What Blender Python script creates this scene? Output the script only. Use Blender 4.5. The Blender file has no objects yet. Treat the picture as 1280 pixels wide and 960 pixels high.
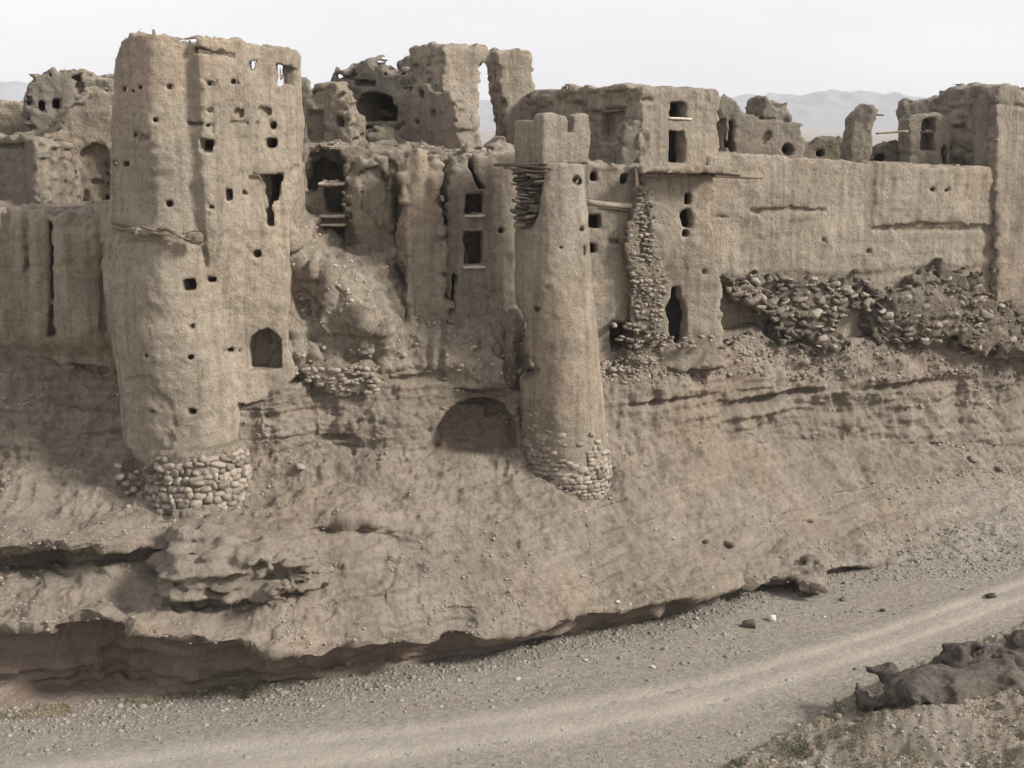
import bpy, math, random
import numpy as np
R = math.radians
SC = bpy.context.scene
COL = SC.collection
random.seed(7)
RNG = np.random.default_rng(11)

# ------------------------------------------------------------------ camera
H_EYE = 14.5
F_PX = 1600.0                       # focal length in units of a 1280 px wide frame
PITCH = math.atan(295.0 / F_PX)
cam = bpy.data.cameras.new('camera')
cam.sensor_width = 36.0
cam.lens = 36.0 * F_PX / 1280.0
cam.clip_start = 0.5
cam.clip_end = 20000.0
camo = bpy.data.objects.new('camera', cam)
COL.objects.link(camo)
camo.location = (0, 0, H_EYE)
camo.rotation_euler = (R(90) - PITCH, 0, 0)
SC.camera = camo

# ------------------------------------------------------------------ sky, sun, exposure
SUN_AZ, SUN_EL = R(75), R(34)       # azimuth measured from the camera side (-Y) towards +X
to_sun = (math.sin(SUN_AZ) * math.cos(SUN_EL), -math.cos(SUN_AZ) * math.cos(SUN_EL), math.sin(SUN_EL))
world = bpy.data.worlds.new('World')
SC.world = world
world.use_nodes = True
wn, wl = world.node_tree.nodes, world.node_tree.links
wn.clear()
sky = wn.new('ShaderNodeTexSky')
sky.sky_type = 'NISHITA'
sky.sun_disc = False
sky.sun_elevation = SUN_EL
sky.sun_rotation = math.atan2(to_sun[0], to_sun[1])
sky.altitude = 900
sky.air_density = 1.0
sky.dust_density = 4.0
sky.ozone_density = 1.0
bg1 = wn.new('ShaderNodeBackground'); bg1.inputs['Strength'].default_value = 0.10
wl.new(sky.outputs[0], bg1.inputs['Color'])
# thin bright cloud veil over the whole sky
tc = wn.new('ShaderNodeTexCoord')
cmap = wn.new('ShaderNodeMapping'); cmap.inputs['Scale'].default_value = (1.0, 1.0, 4.0)
wl.new(tc.outputs['Generated'], cmap.inputs['Vector'])
cn = wn.new('ShaderNodeTexNoise'); cn.inputs['Scale'].default_value = 2.2; cn.inputs['Detail'].default_value = 6
wl.new(cmap.outputs[0], cn.inputs['Vector'])
cr = wn.new('ShaderNodeValToRGB')
cr.color_ramp.elements[0].position = 0.38; cr.color_ramp.elements[0].color = (0.79, 0.775, 0.79, 1)
cr.color_ramp.elements[1].position = 0.62; cr.color_ramp.elements[1].color = (0.93, 0.905, 0.89, 1)
wl.new(cn.outputs['Fac'], cr.inputs[0])
bg2 = wn.new('ShaderNodeBackground'); bg2.inputs['Strength'].default_value = 1.0
wl.new(cr.outputs[0], bg2.inputs['Color'])
mixs = wn.new('ShaderNodeMixShader'); mixs.inputs[0].default_value = 0.78
wl.new(bg1.outputs[0], mixs.inputs[1]); wl.new(bg2.outputs[0], mixs.inputs[2])
wo = wn.new('ShaderNodeOutputWorld')
wl.new(mixs.outputs[0], wo.inputs['Surface'])

from mathutils import Vector
sl = bpy.data.lights.new('sun', 'SUN')
sl.energy = 5.0
sl.angle = R(12)
sl.color = (1.0, 0.965, 0.91)
so = bpy.data.objects.new('sun', sl)
COL.objects.link(so)
so.location = (40, -10, 60)
so.rotation_euler = Vector(to_sun).to_track_quat('Z', 'Y').to_euler()

vs = SC.view_settings
vs.view_transform = 'Standard'
vs.look = 'None'
vs.exposure = 0.36
vs.gamma = 1.0
vs.use_curve_mapping = False
try:
    SC.cycles.max_bounces = 5
    SC.cycles.diffuse_bounces = 3
except Exception:
    pass

# ------------------------------------------------------------------ geometry helpers
CP, SP = math.cos(PITCH), math.sin(PITCH)

def ray(px, py):
    u = (np.asarray(px, float) - 640) / F_PX
    v = (480 - np.asarray(py, float)) / F_PX
    return u, CP + v * SP, -SP + v * CP

def at(px, py, Y):
    """point of the place that lies Y metres ahead, from its bearing and dip"""
    dx, dy, dz = ray(px, py)
    t = np.asarray(Y, float) / dy
    return np.stack(np.broadcast_arrays(dx * t, np.asarray(Y, float) + 0 * t, H_EYE + dz * t), -1)

def on_z(px, py, z=0.0):
    dx, dy, dz = ray(px, py)
    t = (z - H_EYE) / dz
    return np.stack(np.broadcast_arrays(dx * t, dy * t, z + 0 * t), -1)

_T = np.random.default_rng(3).uniform(-1, 1, (64, 64, 64)).astype(np.float32)

def pnoise(P, scale, seed=0):
    """smooth value noise at points; scale = feature size (scalar or xyz)"""
    Q = np.asarray(P, np.float64) / np.asarray(scale, float) + seed * 7.31
    I = np.floor(Q).astype(np.int64); Fr = Q - I
    Fr = Fr * Fr * (3 - 2 * Fr)
    I0 = I & 63; I1 = (I + 1) & 63
    fx, fy, fz = Fr[..., 0], Fr[..., 1], Fr[..., 2]
    def g(a, b, c): return _T[a[..., 0], b[..., 1], c[..., 2]]
    c00 = g(I0, I0, I0) * (1 - fx) + g(I1, I0, I0) * fx
    c10 = g(I0, I1, I0) * (1 - fx) + g(I1, I1, I0) * fx
    c01 = g(I0, I0, I1) * (1 - fx) + g(I1, I0, I1) * fx
    c11 = g(I0, I1, I1) * (1 - fx) + g(I1, I1, I1) * fx
    return (c00 * (1 - fy) + c10 * fy) * (1 - fz) + (c01 * (1 - fy) + c11 * fy) * fz

def sstep(a, b, x):
    t = np.clip((x - a) / (b - a), 0, 1)
    return t * t * (3 - 2 * t)

def mesh_np(name, V, Q, smooth=True, n=4):
    me = bpy.data.meshes.new(name)
    V = np.asarray(V, np.float32); Q = np.asarray(Q, np.int32)
    me.vertices.add(len(V)); me.vertices.foreach_set('co', V.ravel())
    me.loops.add(Q.size); me.loops.foreach_set('vertex_index', Q.ravel())
    me.polygons.add(len(Q))
    me.polygons.foreach_set('loop_start', np.arange(0, Q.size, n, dtype=np.int32))
    me.update(calc_edges=True)
    me.validate()
    if smooth:
        me.polygons.foreach_set('use_smooth', np.ones(len(me.polygons), bool))
    return me

def attr(me, name, vals):
    a = me.attributes.new(name, 'FLOAT', 'POINT')
    a.data.foreach_set('value', np.asarray(vals, np.float32).ravel())

def obj(name, me, mat=None, parent=None, loc=None, rotz=None):
    o = bpy.data.objects.new(name, me)
    COL.objects.link(o)
    if mat is not None and me is not None and len(me.materials) == 0:
        me.materials.append(mat)
    if parent is not None: o.parent = parent
    if loc is not None: o.location = loc
    if rotz is not None: o.rotation_euler = (0, 0, rotz)
    return o

def tag(o, label, cat=None, group=None, kind=None):
    o['label'] = label
    if cat: o['category'] = cat
    if group: o['group'] = group
    if kind: o['kind'] = kind
    return o

def thing(name, label, cat, loc=(0, 0, 0), rotz=0, group=None):
    o = bpy.data.objects.new(name, None)
    o.empty_display_size = 0.5
    COL.objects.link(o)
    o.location = loc; o.rotation_euler = (0, 0, rotz)
    return tag(o, label, cat, group)

def grid_quads(nr, nc):
    i = np.arange(nr - 1)[:, None] * nc + np.arange(nc - 1)[None, :]
    return np.stack([i, i + 1, i + 1 + nc, i + nc], -1).reshape(-1, 4)

# ---- solid modelling on a voxel field -> mesh (surface nets)
_CO = np.array([[0,0,0],[1,0,0],[0,1,0],[1,1,0],[0,0,1],[1,0,1],[0,1,1],[1,1,1]])
_ED = [(0,1),(2,3),(4,5),(6,7),(0,2),(1,3),(4,6),(5,7),(0,4),(1,5),(2,6),(3,7)]

def surfnets(Fv, org, h):
    S = Fv < 0
    nx, ny, nz = Fv.shape
    c = np.zeros((nx-1, ny-1, nz-1), np.uint8)
    for a, b, d in _CO:
        c += S[a:nx-1+a, b:ny-1+b, d:nz-1+d]
    m = (c > 0) & (c < 8)
    ids = np.argwhere(m)
    idx = np.full(m.shape, -1, np.int32); idx[m] = np.arange(len(ids))
    vals = np.stack([Fv[ids[:,0]+a, ids[:,1]+b, ids[:,2]+d] for a, b, d in _CO], 1)
    acc = np.zeros((len(ids), 3)); cnt = np.zeros(len(ids))
    for a, b in _ED:
        va, vb = vals[:, a], vals[:, b]
        x = (va < 0) != (vb < 0)
        t = np.where(x, va / np.where(x, va - vb, 1), 0)
        acc += np.where(x[:, None], _CO[a] + t[:, None] * (_CO[b] - _CO[a]), 0)
        cnt += x
    V = (ids + acc / np.maximum(cnt, 1)[:, None]) * h + org
    quads = []
    for ax in range(3):
        lo = [slice(None)]*3; hi = [slice(None)]*3
        lo[ax] = slice(0, -1); hi[ax] = slice(1, None)
        e = S[tuple(lo)] != S[tuple(hi)]
        p = np.argwhere(e)
        o1, o2 = [(1,2),(2,0),(0,1)][ax]
        dims = (nx, ny, nz)
        ok = (p[:,o1] > 0) & (p[:,o1] < dims[o1]-1) & (p[:,o2] > 0) & (p[:,o2] < dims[o2]-1)
        p = p[ok]
        def cell(d1, d2):
            q = p.copy(); q[:,o1] += d1; q[:,o2] += d2
            return idx[q[:,0], q[:,1], q[:,2]]
        q = np.stack([cell(-1,-1), cell(0,-1), cell(0,0), cell(-1,0)], 1)
        flip = ~S[p[:,0], p[:,1], p[:,2]]
        q[flip] = q[flip][:, ::-1]
        quads.append(q)
    return V, np.concatenate(quads)

def sd_poly(pts, X, Z):
    """signed distance to polygon, X, Z broadcastable"""
    P = np.asarray(pts, float)
    d = None; s = None
    n = len(P)
    for i in range(n):
        a, b = P[i], P[(i+1) % n]
        ex, ez = b - a
        wx, wz = X - a[0], Z - a[1]
        t = np.clip((wx*ex + wz*ez) / (ex*ex + ez*ez + 1e-12), 0, 1)
        dd = (wx - ex*t)**2 + (wz - ez*t)**2
        c1 = Z >= a[1]; c2 = Z < b[1]; c3 = ex*wz > ez*wx
        fl = (c1 & c2 & c3) | (~c1 & ~c2 & ~c3)
        sg = np.where(fl, -1.0, 1.0)
        d = dd if d is None else np.minimum(d, dd)
        s = sg if s is None else s * sg
    return s * np.sqrt(d)

def smax(a, b, k):
    h = np.clip(0.5 - 0.5*(a - b)/k, 0, 1)
    return a*(1-h) + b*h + k*h*(1-h)

def smin(a, b, k): return -smax(-a, -b, k)

class Vol:
    """local frame (u along the face, w into the depth, z up) standing at a point of the place"""
    def __init__(self, px, py, Y, theta=0.0, h=0.07, loc=None):
        self.o = at(px, py, Y) if loc is None else np.asarray(loc, float)
        self.th = R(theta); self.h = h
        self.c, self.s = math.cos(self.th), math.sin(self.th)
        self.k = 0
    def uz(self, px, py, w=0.0):
        """bearing -> (u, z) on the local plane at depth w"""
        dx, dy, dz = ray(px, py)
        ox, oy, oz = self.o
        # plane: (-s)*(x-ox) + c*(y-oy) = w
        t = (w + (-self.s)*ox + self.c*oy) / (-self.s*dx + self.c*dy)
        x, y, z = dx*t, dy*t, H_EYE + dz*t
        return np.stack(np.broadcast_arrays(self.c*(x-ox) + self.s*(y-oy), z - oz), -1)
    def pts(self, L, w=0.0):
        return [tuple(self.uz(a, b, w)) for a, b in L]
    def grid(self, umin, umax, wmin, wmax, zmin, zmax):
        h = self.h
        self.org = np.array([umin, wmin, zmin], float)
        n = [int(math.ceil((b - a) / h)) + 1 for a, b in ((umin,umax),(wmin,wmax),(zmin,zmax))]
        self.n = n
        self.U = (umin + h*np.arange(n[0]))[:, None, None]
        self.W = (wmin + h*np.arange(n[1]))[None, :, None]
        self.Z = (zmin + h*np.arange(n[2]))[None, None, :]
        return self
    def noise(self, scale, seed=None):
        self.k += 1
        rg = np.random.default_rng(1000 + self.k*17 + int(abs(self.o[0]*13 + self.o[1]*7)) if seed is None else seed)
        sc = np.broadcast_to(np.asarray(scale, float), (3,))
        ws = []
        ms = []
        for ax in range(3):
            p = np.arange(self.n[ax]) * self.h / sc[ax] + rg.uniform(0, 1)
            i = np.floor(p).astype(int); f = p - i; f = f*f*(3-2*f)
            m = i.max() + 2
            Wm = np.zeros((self.n[ax], m), np.float32)
            Wm[np.arange(self.n[ax]), i] = 1 - f
            Wm[np.arange(self.n[ax]), i+1] += f
            ws.append(Wm); ms.append(m)
        L = rg.uniform(-1, 1, ms).astype(np.float32)
        A = np.tensordot(ws[0], L, (1, 0))
        A = np.einsum('jb,ibc->ijc', ws[1], A, optimize=True)
        return A @ ws[2].T
    def blocky(self, scale, seed=5):
        rg = np.random.default_rng(seed + int(abs(self.o[0]*31 + self.o[1]*5)))
        ix = []
        ms = []
        for ax in range(3):
            i = np.floor(np.arange(self.n[ax])*self.h/scale[ax]).astype(int)
            ix.append(i); ms.append(i.max()+1)
        L = rg.uniform(-1, 1, ms).astype(np.float32)
        return L[ix[0][:, None, None], ix[1][None, :, None], ix[2][None, None, :]]
    def rough(self, amp=1.0, strata=0.0, streak=0.0):
        N = 0.10*self.noise(1.3) + 0.055*self.noise(0.5) + 0.036*self.noise(0.2) + 0.022*self.noise(0.1) - 0.05*np.maximum(0, self.noise(0.3) - 0.45)
        if strata: N = N + strata*self.noise((2.5, 2.5, 0.16)) + 0.6*strata*self.noise((1.2, 1.2, 0.33))
        if streak: N = N + streak*self.noise((0.3, 0.3, 2.5))
        return (N * amp).astype(np.float32)
    def holes(self, Fv, L, w0=0.0, wmax=99.0, depth=0.8, wob=0.03):
        """each hole: (px, py, width, height[, depth[, kind]]) or ([points], depth)"""
        B = Fv.copy()
        nz = wob*2*self.noise(0.22) if wob else 0
        for hle in L:
            if isinstance(hle[0], (list, tuple)):
                poly = self.pts(hle[0], w0); dp = hle[1] if len(hle) > 1 else depth; kind = 'p'
            else:
                px, py, w, h = hle[:4]
                dp = hle[4] if len(hle) > 4 else depth
                kind = hle[5] if len(hle) > 5 else 'b'
                if kind == 'c':
                    poly = self.pts([(px + w/2*math.cos(a), py + h/2*math.sin(a)) for a in np.linspace(0, 2*math.pi, 10)[:-1]], w0)
                else:
                    poly = self.pts([(px-w/2, py-h/2), (px+w/2, py-h/2), (px+w/2, py+h/2), (px-w/2, py+h/2)], w0)
            P = np.array(poly)
            i0 = max(0, int((P[:,0].min() - .3 - self.org[0]) / self.h)); i1 = int((P[:,0].max() + .3 - self.org[0]) / self.h) + 1
            k0 = max(0, int((P[:,1].min() - .3 - self.org[2]) / self.h)); k1 = int((P[:,1].max() + .3 - self.org[2]) / self.h) + 1
            if i1 <= i0 or k1 <= k0: continue
            sl = (slice(i0, i1), slice(None), slice(k0, k1))
            d2 = sd_poly(poly, self.U[i0:i1, :, 0], self.Z[0, :, k0:k1])[:, None, :]
            d2 = d2 + (nz[sl] if wob else 0)
            hole = np.maximum(np.maximum(d2, -(B[sl] + dp)), self.W - wmax)
            Fv[sl] = np.maximum(Fv[sl], -hole)
        return Fv
    def mesh(self, name, Fv):
        # close the field at the border
        V, Q = surfnets(np.pad(np.asarray(Fv, np.float32), 1, constant_values=0.5), self.org - self.h, self.h)
        return mesh_np(name, V, Q)
    def place(self, name, Fv, mat, parent=None):
        me = self.mesh(name, Fv)
        if parent is not None: return obj(name, me, mat, parent)
        return obj(name, me, mat, None, tuple(self.o), self.th)

# ------------------------------------------------------------------ materials
def new_mat(name):
    m = bpy.data.materials.new(name); m.use_nodes = True
    nt = m.node_tree; nt.nodes.clear()
    out = nt.nodes.new('ShaderNodeOutputMaterial')
    b = nt.nodes.new('ShaderNodeBsdfPrincipled')
    b.inputs['Roughness'].default_value = 0.95
    b.inputs['Specular IOR Level'].default_value = 0.12
    nt.links.new(b.outputs[0], out.inputs[0])
    return m, nt, b

def nz_node(nt, vec, scale, detail=4, rough=0.6, mapping=None):
    if mapping is not None:
        mp = nt.nodes.new('ShaderNodeMapping'); mp.inputs['Scale'].default_value = mapping
        nt.links.new(vec, mp.inputs[0]); vec = mp.outputs[0]
    n = nt.nodes.new('ShaderNodeTexNoise')
    n.inputs['Scale'].default_value = scale; n.inputs['Detail'].default_value = detail; n.inputs['Roughness'].default_value = rough
    nt.links.new(vec, n.inputs['Vector'])
    return n.outputs['Fac']

def ramp(nt, fac, stops):
    r = nt.nodes.new('ShaderNodeValToRGB')
    e = r.color_ramp.elements
    while len(e) > 1: e.remove(e[-1])
    for i, (p, c) in enumerate(stops):
        x = e[0] if i == 0 else e.new(p)
        x.position = p; x.color = (*c, 1)
    nt.links.new(fac, r.inputs[0])
    return r.outputs[0]

def mixc(nt, mode, fac, a, b):
    m = nt.nodes.new('ShaderNodeMix'); m.data_type = 'RGBA'; m.blend_type = mode
    for sock, v in ((m.inputs[0], fac), (m.inputs[6], a), (m.inputs[7], b)):
        if hasattr(v, 'is_linked'): nt.links.new(v, sock)
        elif isinstance(v, tuple): sock.default_value = (*v, 1)
        else: sock.default_value = v
    return m.outputs[2]

def math_n(nt, op, a, b=None):
    m = nt.nodes.new('ShaderNodeMath'); m.operation = op
    for s, v in ((m.inputs[0], a), (m.inputs[1], b)):
        if v is None: continue
        if hasattr(v, 'is_linked'): nt.links.new(v, s)
        else: s.default_value = v
    return m.outputs[0]

def geo_pos(nt):
    return nt.nodes.new('ShaderNodeNewGeometry').outputs['Position']

def earth_dim(c, k): return (c[0]*k, c[1]*k, c[2]*k*0.98)

def earth(name, dark, mid, light, speck=0.5, streak=0.25, strata=0.2, bump=0.5, pebble=0.0, walls=0.0):
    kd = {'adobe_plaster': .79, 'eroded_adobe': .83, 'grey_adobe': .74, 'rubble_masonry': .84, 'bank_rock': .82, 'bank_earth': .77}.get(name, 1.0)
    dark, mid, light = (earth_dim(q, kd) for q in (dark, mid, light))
    m, nt, b = new_mat(name)
    pos = geo_pos(nt)
    big = nz_node(nt, pos, 0.45, 5, 0.6)
    fine = nz_node(nt, pos, 3.6, 8, 0.75)
    grit = nz_node(nt, pos, 9.0, 5, 0.8)
    stk = nz_node(nt, pos, 1.0, 4, 0.6, (3.2, 3.2, 0.22))
    stt = nz_node(nt, pos, 1.0, 4, 0.6, (0.35, 0.35, 5.0))
    f = math_n(nt, 'ADD', math_n(nt, 'MULTIPLY', big, 0.55), math_n(nt, 'MULTIPLY', fine, 0.45))
    c = ramp(nt, f, [(0.38, dark), (0.5, mid), (0.62, light)])
    g = ramp(nt, grit, [(0.30, (1-speck,)*3), (0.47, (1, 1, 1)), (0.55, (1, 1, 1)), (0.72, (1+0.5*speck,)*3)])
    c = mixc(nt, 'MULTIPLY', 1.0, c, g)
    s = ramp(nt, stk, [(0.38, (0.66, 0.65, 0.64)), (0.5, (1, 1, 1)), (0.62, (1.10, 1.09, 1.07))])
    c = mixc(nt, 'MULTIPLY', streak, c, s)
    s2 = ramp(nt, stt, [(0.35, (0.70, 0.68, 0.66)), (0.6, (1.08, 1.07, 1.05))])
    c = mixc(nt, 'MULTIPLY', strata, c, s2)
    hgt = math_n(nt, 'ADD', math_n(nt, 'MULTIPLY', fine, 0.17), math_n(nt, 'MULTIPLY', grit, 0.085))
    hgt = math_n(nt, 'ADD', hgt, math_n(nt, 'MULTIPLY', stt, 0.05*strata*2))
    if pebble:
        v = nt.nodes.new('ShaderNodeTexVoronoi'); v.inputs['Scale'].default_value = 7.0
        nt.links.new(pos, v.inputs['Vector'])
        pe = ramp(nt, v.outputs['Distance'], [(0.0, (1, 1, 1)), (0.45, (0, 0, 0))])
        hgt = math_n(nt, 'ADD', hgt, math_n(nt, 'MULTIPLY', pe, 0.05*pebble))
        pc = ramp(nt, v.outputs['Distance'], [(0.1, (1.05, 1.05, 1.05)), (0.6, (0.78, 0.77, 0.75))])
        c = mixc(nt, 'MULTIPLY', pebble, c, pc)
    tint = nz_node(nt, pos, 0.23, 3, 0.6)
    c = mixc(nt, 'MULTIPLY', 0.8, c, ramp(nt, tint, [(0.34, (0.93, 0.95, 0.97)), (0.5, (1, 1, 1)), (0.66, (1.06, 1.0, 0.95))]))
    if walls:
        oi = nt.nodes.new('ShaderNodeObjectInfo')
        c = mixc(nt, 'MULTIPLY', 1.0, c, ramp(nt, oi.outputs['Random'], [(0, (0.88, 0.88, 0.885)), (0.5, (0.98, 0.975, 0.965)), (1, (1.05, 1.035, 1.015))]))
        sep = nt.nodes.new('ShaderNodeSeparateXYZ'); nt.links.new(pos, sep.inputs[0])
        wob = nz_node(nt, pos, 1.7, 3, 0.6)
        cx = nt.nodes.new('ShaderNodeCombineXYZ')
        nt.links.new(math_n(nt, 'ADD', sep.outputs[0], math_n(nt, 'MULTIPLY', sep.outputs[1], 0.7)), cx.inputs[0])
        nt.links.new(math_n(nt, 'ADD', sep.outputs[2], math_n(nt, 'MULTIPLY', wob, 0.16)), cx.inputs[1])
        bk = nt.nodes.new('ShaderNodeTexBrick')
        bk.inputs['Scale'].default_value = 1.0; bk.inputs['Brick Width'].default_value = 0.42; bk.inputs['Row Height'].default_value = 0.16
        bk.inputs['Mortar Size'].default_value = 0.018; bk.inputs['Mortar Smooth'].default_value = 0.6
        bk.inputs['Color1'].default_value = (1, 1, 1, 1); bk.inputs['Color2'].default_value = (0.86, 0.85, 0.83, 1); bk.inputs['Mortar'].default_value = (0.66, 0.64, 0.62, 1)
        nt.links.new(cx.outputs[0], bk.inputs['Vector'])
        msk = ramp(nt, nz_node(nt, pos, 0.75, 5, 0.65), [(0.50, (0, 0, 0)), (0.62, (walls,)*3)])
        c = mixc(nt, 'MULTIPLY', msk, c, bk.outputs['Color'])
        lf = nt.nodes.new('ShaderNodeTexWave'); lf.wave_type = 'BANDS'; lf.bands_direction = 'Z'
        lf.inputs['Scale'].default_value = 0.52; lf.inputs['Distortion'].default_value = 2.2; lf.inputs['Detail'].default_value = 3; lf.inputs['Detail Scale'].default_value = 0.8
        nt.links.new(pos, lf.inputs['Vector'])
        line = ramp(nt, lf.outputs['Fac'], [(0.0, (0.78, 0.77, 0.76)), (0.10, (1, 1, 1))])
        c = mixc(nt, 'MULTIPLY', math_n(nt, 'MULTIPLY', wob, 0.5), c, line)
        mb = math_n(nt, 'MULTIPLY', bk.outputs['Fac'], -0.03)
        hgt = math_n(nt, 'ADD', hgt, math_n(nt, 'MULTIPLY', mb, msk))
    nt.links.new(c, b.inputs['Base Color'])
    bp = nt.nodes.new('ShaderNodeBump'); bp.inputs['Strength'].default_value = bump; bp.inputs['Distance'].default_value = 1.0
    nt.links.new(hgt, bp.inputs['Height'])
    nt.links.new(bp.outputs[0], b.inputs['Normal'])
    return m, nt, b, c

M = {}
M['adobe'] = earth('adobe_plaster', (0.305, 0.256, 0.203), (0.375, 0.319, 0.257), (0.43, 0.372, 0.304), 0.5, 0.6, 0.08, 0.75, 0, 0.14)[0]
M['adobe_rough'] = earth('eroded_adobe', (0.30, 0.25, 0.197), (0.38, 0.321, 0.257), (0.445, 0.383, 0.312), 0.55, 0.5, 0.12, 1.0, 0, 0.12)[0]
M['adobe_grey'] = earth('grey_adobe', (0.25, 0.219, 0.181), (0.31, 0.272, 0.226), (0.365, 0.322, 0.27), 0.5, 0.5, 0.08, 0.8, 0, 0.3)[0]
M['rubble'] = earth('rubble_masonry', (0.25, 0.207, 0.163), (0.345, 0.289, 0.231), (0.43, 0.366, 0.298), 0.6, 0.1, 0.1, 1.0, 0.8)[0]
M['dark_earth'] = earth('dark_rubble_earth', (0.13, 0.11, 0.089), (0.20, 0.17, 0.138), (0.28, 0.239, 0.195), 0.5, 0.1, 0.2, 1.0, 0.6)[0]  # dark sooty rubble; the low tone also paints in shade between the stones
M['rock'] = earth('bank_rock', (0.235, 0.195, 0.157), (0.30, 0.252, 0.205), (0.365, 0.31, 0.255), 0.5, 0.05, 0.5, 0.9)[0]
M['darkrock'] = earth('dark_rock', (0.075, 0.064, 0.057), (0.12, 0.104, 0.092), (0.185, 0.16, 0.142), 0.5, 0.0, 0.4, 1.0, 0.5)[0]

def stone_mat(name, cols):
    m, nt, b = new_mat(name)
    oi = nt.nodes.new('ShaderNodeObjectInfo')
    c = ramp(nt, oi.outputs['Random'], cols)
    n = nz_node(nt, geo_pos(nt), 9.0, 5, 0.7)
    c = mixc(nt, 'MULTIPLY', 0.8, c, ramp(nt, n, [(0.3, (0.65, 0.64, 0.62)), (0.65, (1.1, 1.1, 1.1))]))
    nt.links.new(c, b.inputs['Base Color'])
    bp = nt.nodes.new('ShaderNodeBump'); bp.inputs['Strength'].default_value = 0.5; bp.inputs['Distance'].default_value = 0.05
    nt.links.new(n, bp.inputs['Height']); nt.links.new(bp.outputs[0], b.inputs['Normal'])
    return m
M['stone'] = stone_mat('field_stone', [(0, (0.17, 0.142, 0.113)), (0.5, (0.26, 0.218, 0.176)), (1, (0.34, 0.29, 0.24))])
M['stone_dark'] = stone_mat('dark_stone', [(0, (0.075, 0.064, 0.053)), (0.5, (0.14, 0.12, 0.096)), (1, (0.23, 0.195, 0.158))])
M['stone_pale'] = stone_mat('pale_stone', [(0, (0.40, 0.37, 0.33)), (1, (0.55, 0.52, 0.475))])
M['wood'] = stone_mat('weathered_wood', [(0, (0.13, 0.10, 0.075)), (1, (0.24, 0.19, 0.145))])
M['lime'] = stone_mat('pale_plaster', [(0, (0.50, 0.43, 0.345)), (1, (0.56, 0.48, 0.39))])
M['leaf'] = stone_mat('dry_leaf', [(0, (0.07, 0.075, 0.045)), (1, (0.115, 0.115, 0.07))])

# terrain: bank earth that turns to grey gravel (attribute gravel) and to a paler worn track (attribute road)
def terrain_mat():
    m, nt, b, c = earth('bank_earth', (0.245, 0.202, 0.162), (0.30, 0.25, 0.203), (0.355, 0.30, 0.247), 0.4, 0.05, 0.45, 0.8)
    at1 = nt.nodes.new('ShaderNodeAttribute'); at1.attribute_name = 'gravel'
    at2 = nt.nodes.new('ShaderNodeAttribute'); at2.attribute_name = 'road'
    at3 = nt.nodes.new('ShaderNodeAttribute'); at3.attribute_name = 'clay'
    pos = geo_pos(nt)
    n1 = nz_node(nt, pos, 9.0, 5, 0.75)
    v = nt.nodes.new('ShaderNodeTexVoronoi'); v.inputs['Scale'].default_value = 8.0
    nt.links.new(pos, v.inputs['Vector'])
    vcol = nt.nodes.new('ShaderNodeSeparateColor'); nt.links.new(v.outputs['Color'], vcol.inputs[0])
    g = ramp(nt, n1, [(0.3, (0.20, 0.176, 0.145)), (0.5, (0.26, 0.23, 0.19)), (0.7, (0.32, 0.286, 0.24))])
    g = mixc(nt, 'MULTIPLY', 0.55, g, ramp(nt, vcol.outputs[0], [(0.0, (0.66, 0.66, 0.66)), (0.6, (1.0, 1.0, 1.0)), (1.0, (1.2, 1.19, 1.18))]))
    c = mixc(nt, 'MIX', at1.outputs['Fac'], c, g)
    n2 = nz_node(nt, pos, 14.0, 4, 0.7)
    r = ramp(nt, n2, [(0.3, (0.33, 0.295, 0.246)), (0.7, (0.40, 0.361, 0.306))])
    c = mixc(nt, 'MIX', at2.outputs['Fac'], c, r)
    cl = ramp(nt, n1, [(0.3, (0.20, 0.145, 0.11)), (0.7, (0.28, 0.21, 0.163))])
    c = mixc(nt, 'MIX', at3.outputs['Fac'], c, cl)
    nt.links.new(c, b.inputs['Base Color'])
    return m
M['terrain'] = terrain_mat()

# ------------------------------------------------------------------ the bank: one continuous terrain sheet
def knots(L):
    A = np.array(L, float)
    return lambda p: [np.interp(p, A[:, 0], A[:, k]) for k in range(1, A.shape[1])]

NC = 1250
PX = np.linspace(-230, 1520, NC)
K = {}
K[2] = knots([(-230,445,41.3),(0,440,41.2),(140,470,41.2),(290,462,38.9),(350,470,39.5),(375,474,40.5),(400,472,40.8),(480,470,41.2),(560,466,41.6),(640,464,41.8),(730,440,45.6),(800,437,44.9),(890,432,46.4),(915,420,47.4),(940,412,48.2),(975,430,48.8),(1050,434,50.2),(1090,424,51.0),(1280,434,55.0),(1520,420,61)])
K[3] = knots([(-230,520,39.6),(0,520,39.5),(140,530,39.5),(290,500,38.7),(350,505,39.2),(400,505,40.3),(500,505,40.7),(640,510,41.3),(740,480,43.8),(890,480,45.6),(1050,490,49.8),(1280,480,54.8),(1520,480,59.4)])
K[4] = knots([(-230,590,38.3),(0,590,38.3),(140,580,38.2),(290,555,38.5),(350,555,38.9),(400,560,39.7),(500,560,39.8),(600,575,40.2),(700,585,41),(800,555,43.3),(900,540,46),(1000,550,48.6),(1100,555,50.5),(1200,555,52.5),(1280,560,54.3),(1520,560,58.6)])
K[5] = knots([(-230,630,36.8),(0,630,36.8),(140,640,36.8),(250,652,36.6),(350,610,38.0),(450,610,38.3),(600,625,38.4),(700,640,38.9),(800,610,41.3),(900,600,43.9),(1000,605,46.5),(1100,600,49),(1200,590,51.5),(1280,590,53.3),(1520,590,57.6)])
K[6] = knots([(-230,684,34.3),(0,684,34.0),(40,678,33.9),(100,676,33.9),(160,677,34.1),(200,683,34.7),(250,690,34.8),(380,664,36.2),(410,655,36.4),(450,652,36.5),(520,664,36.7),(600,680,36.6),(700,690,37.4),(800,670,39.6),(900,660,41.9),(1000,655,44.4),(1100,640,47.4),(1200,615,50.5),(1280,610,52.5),(1520,610,57)])
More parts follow.
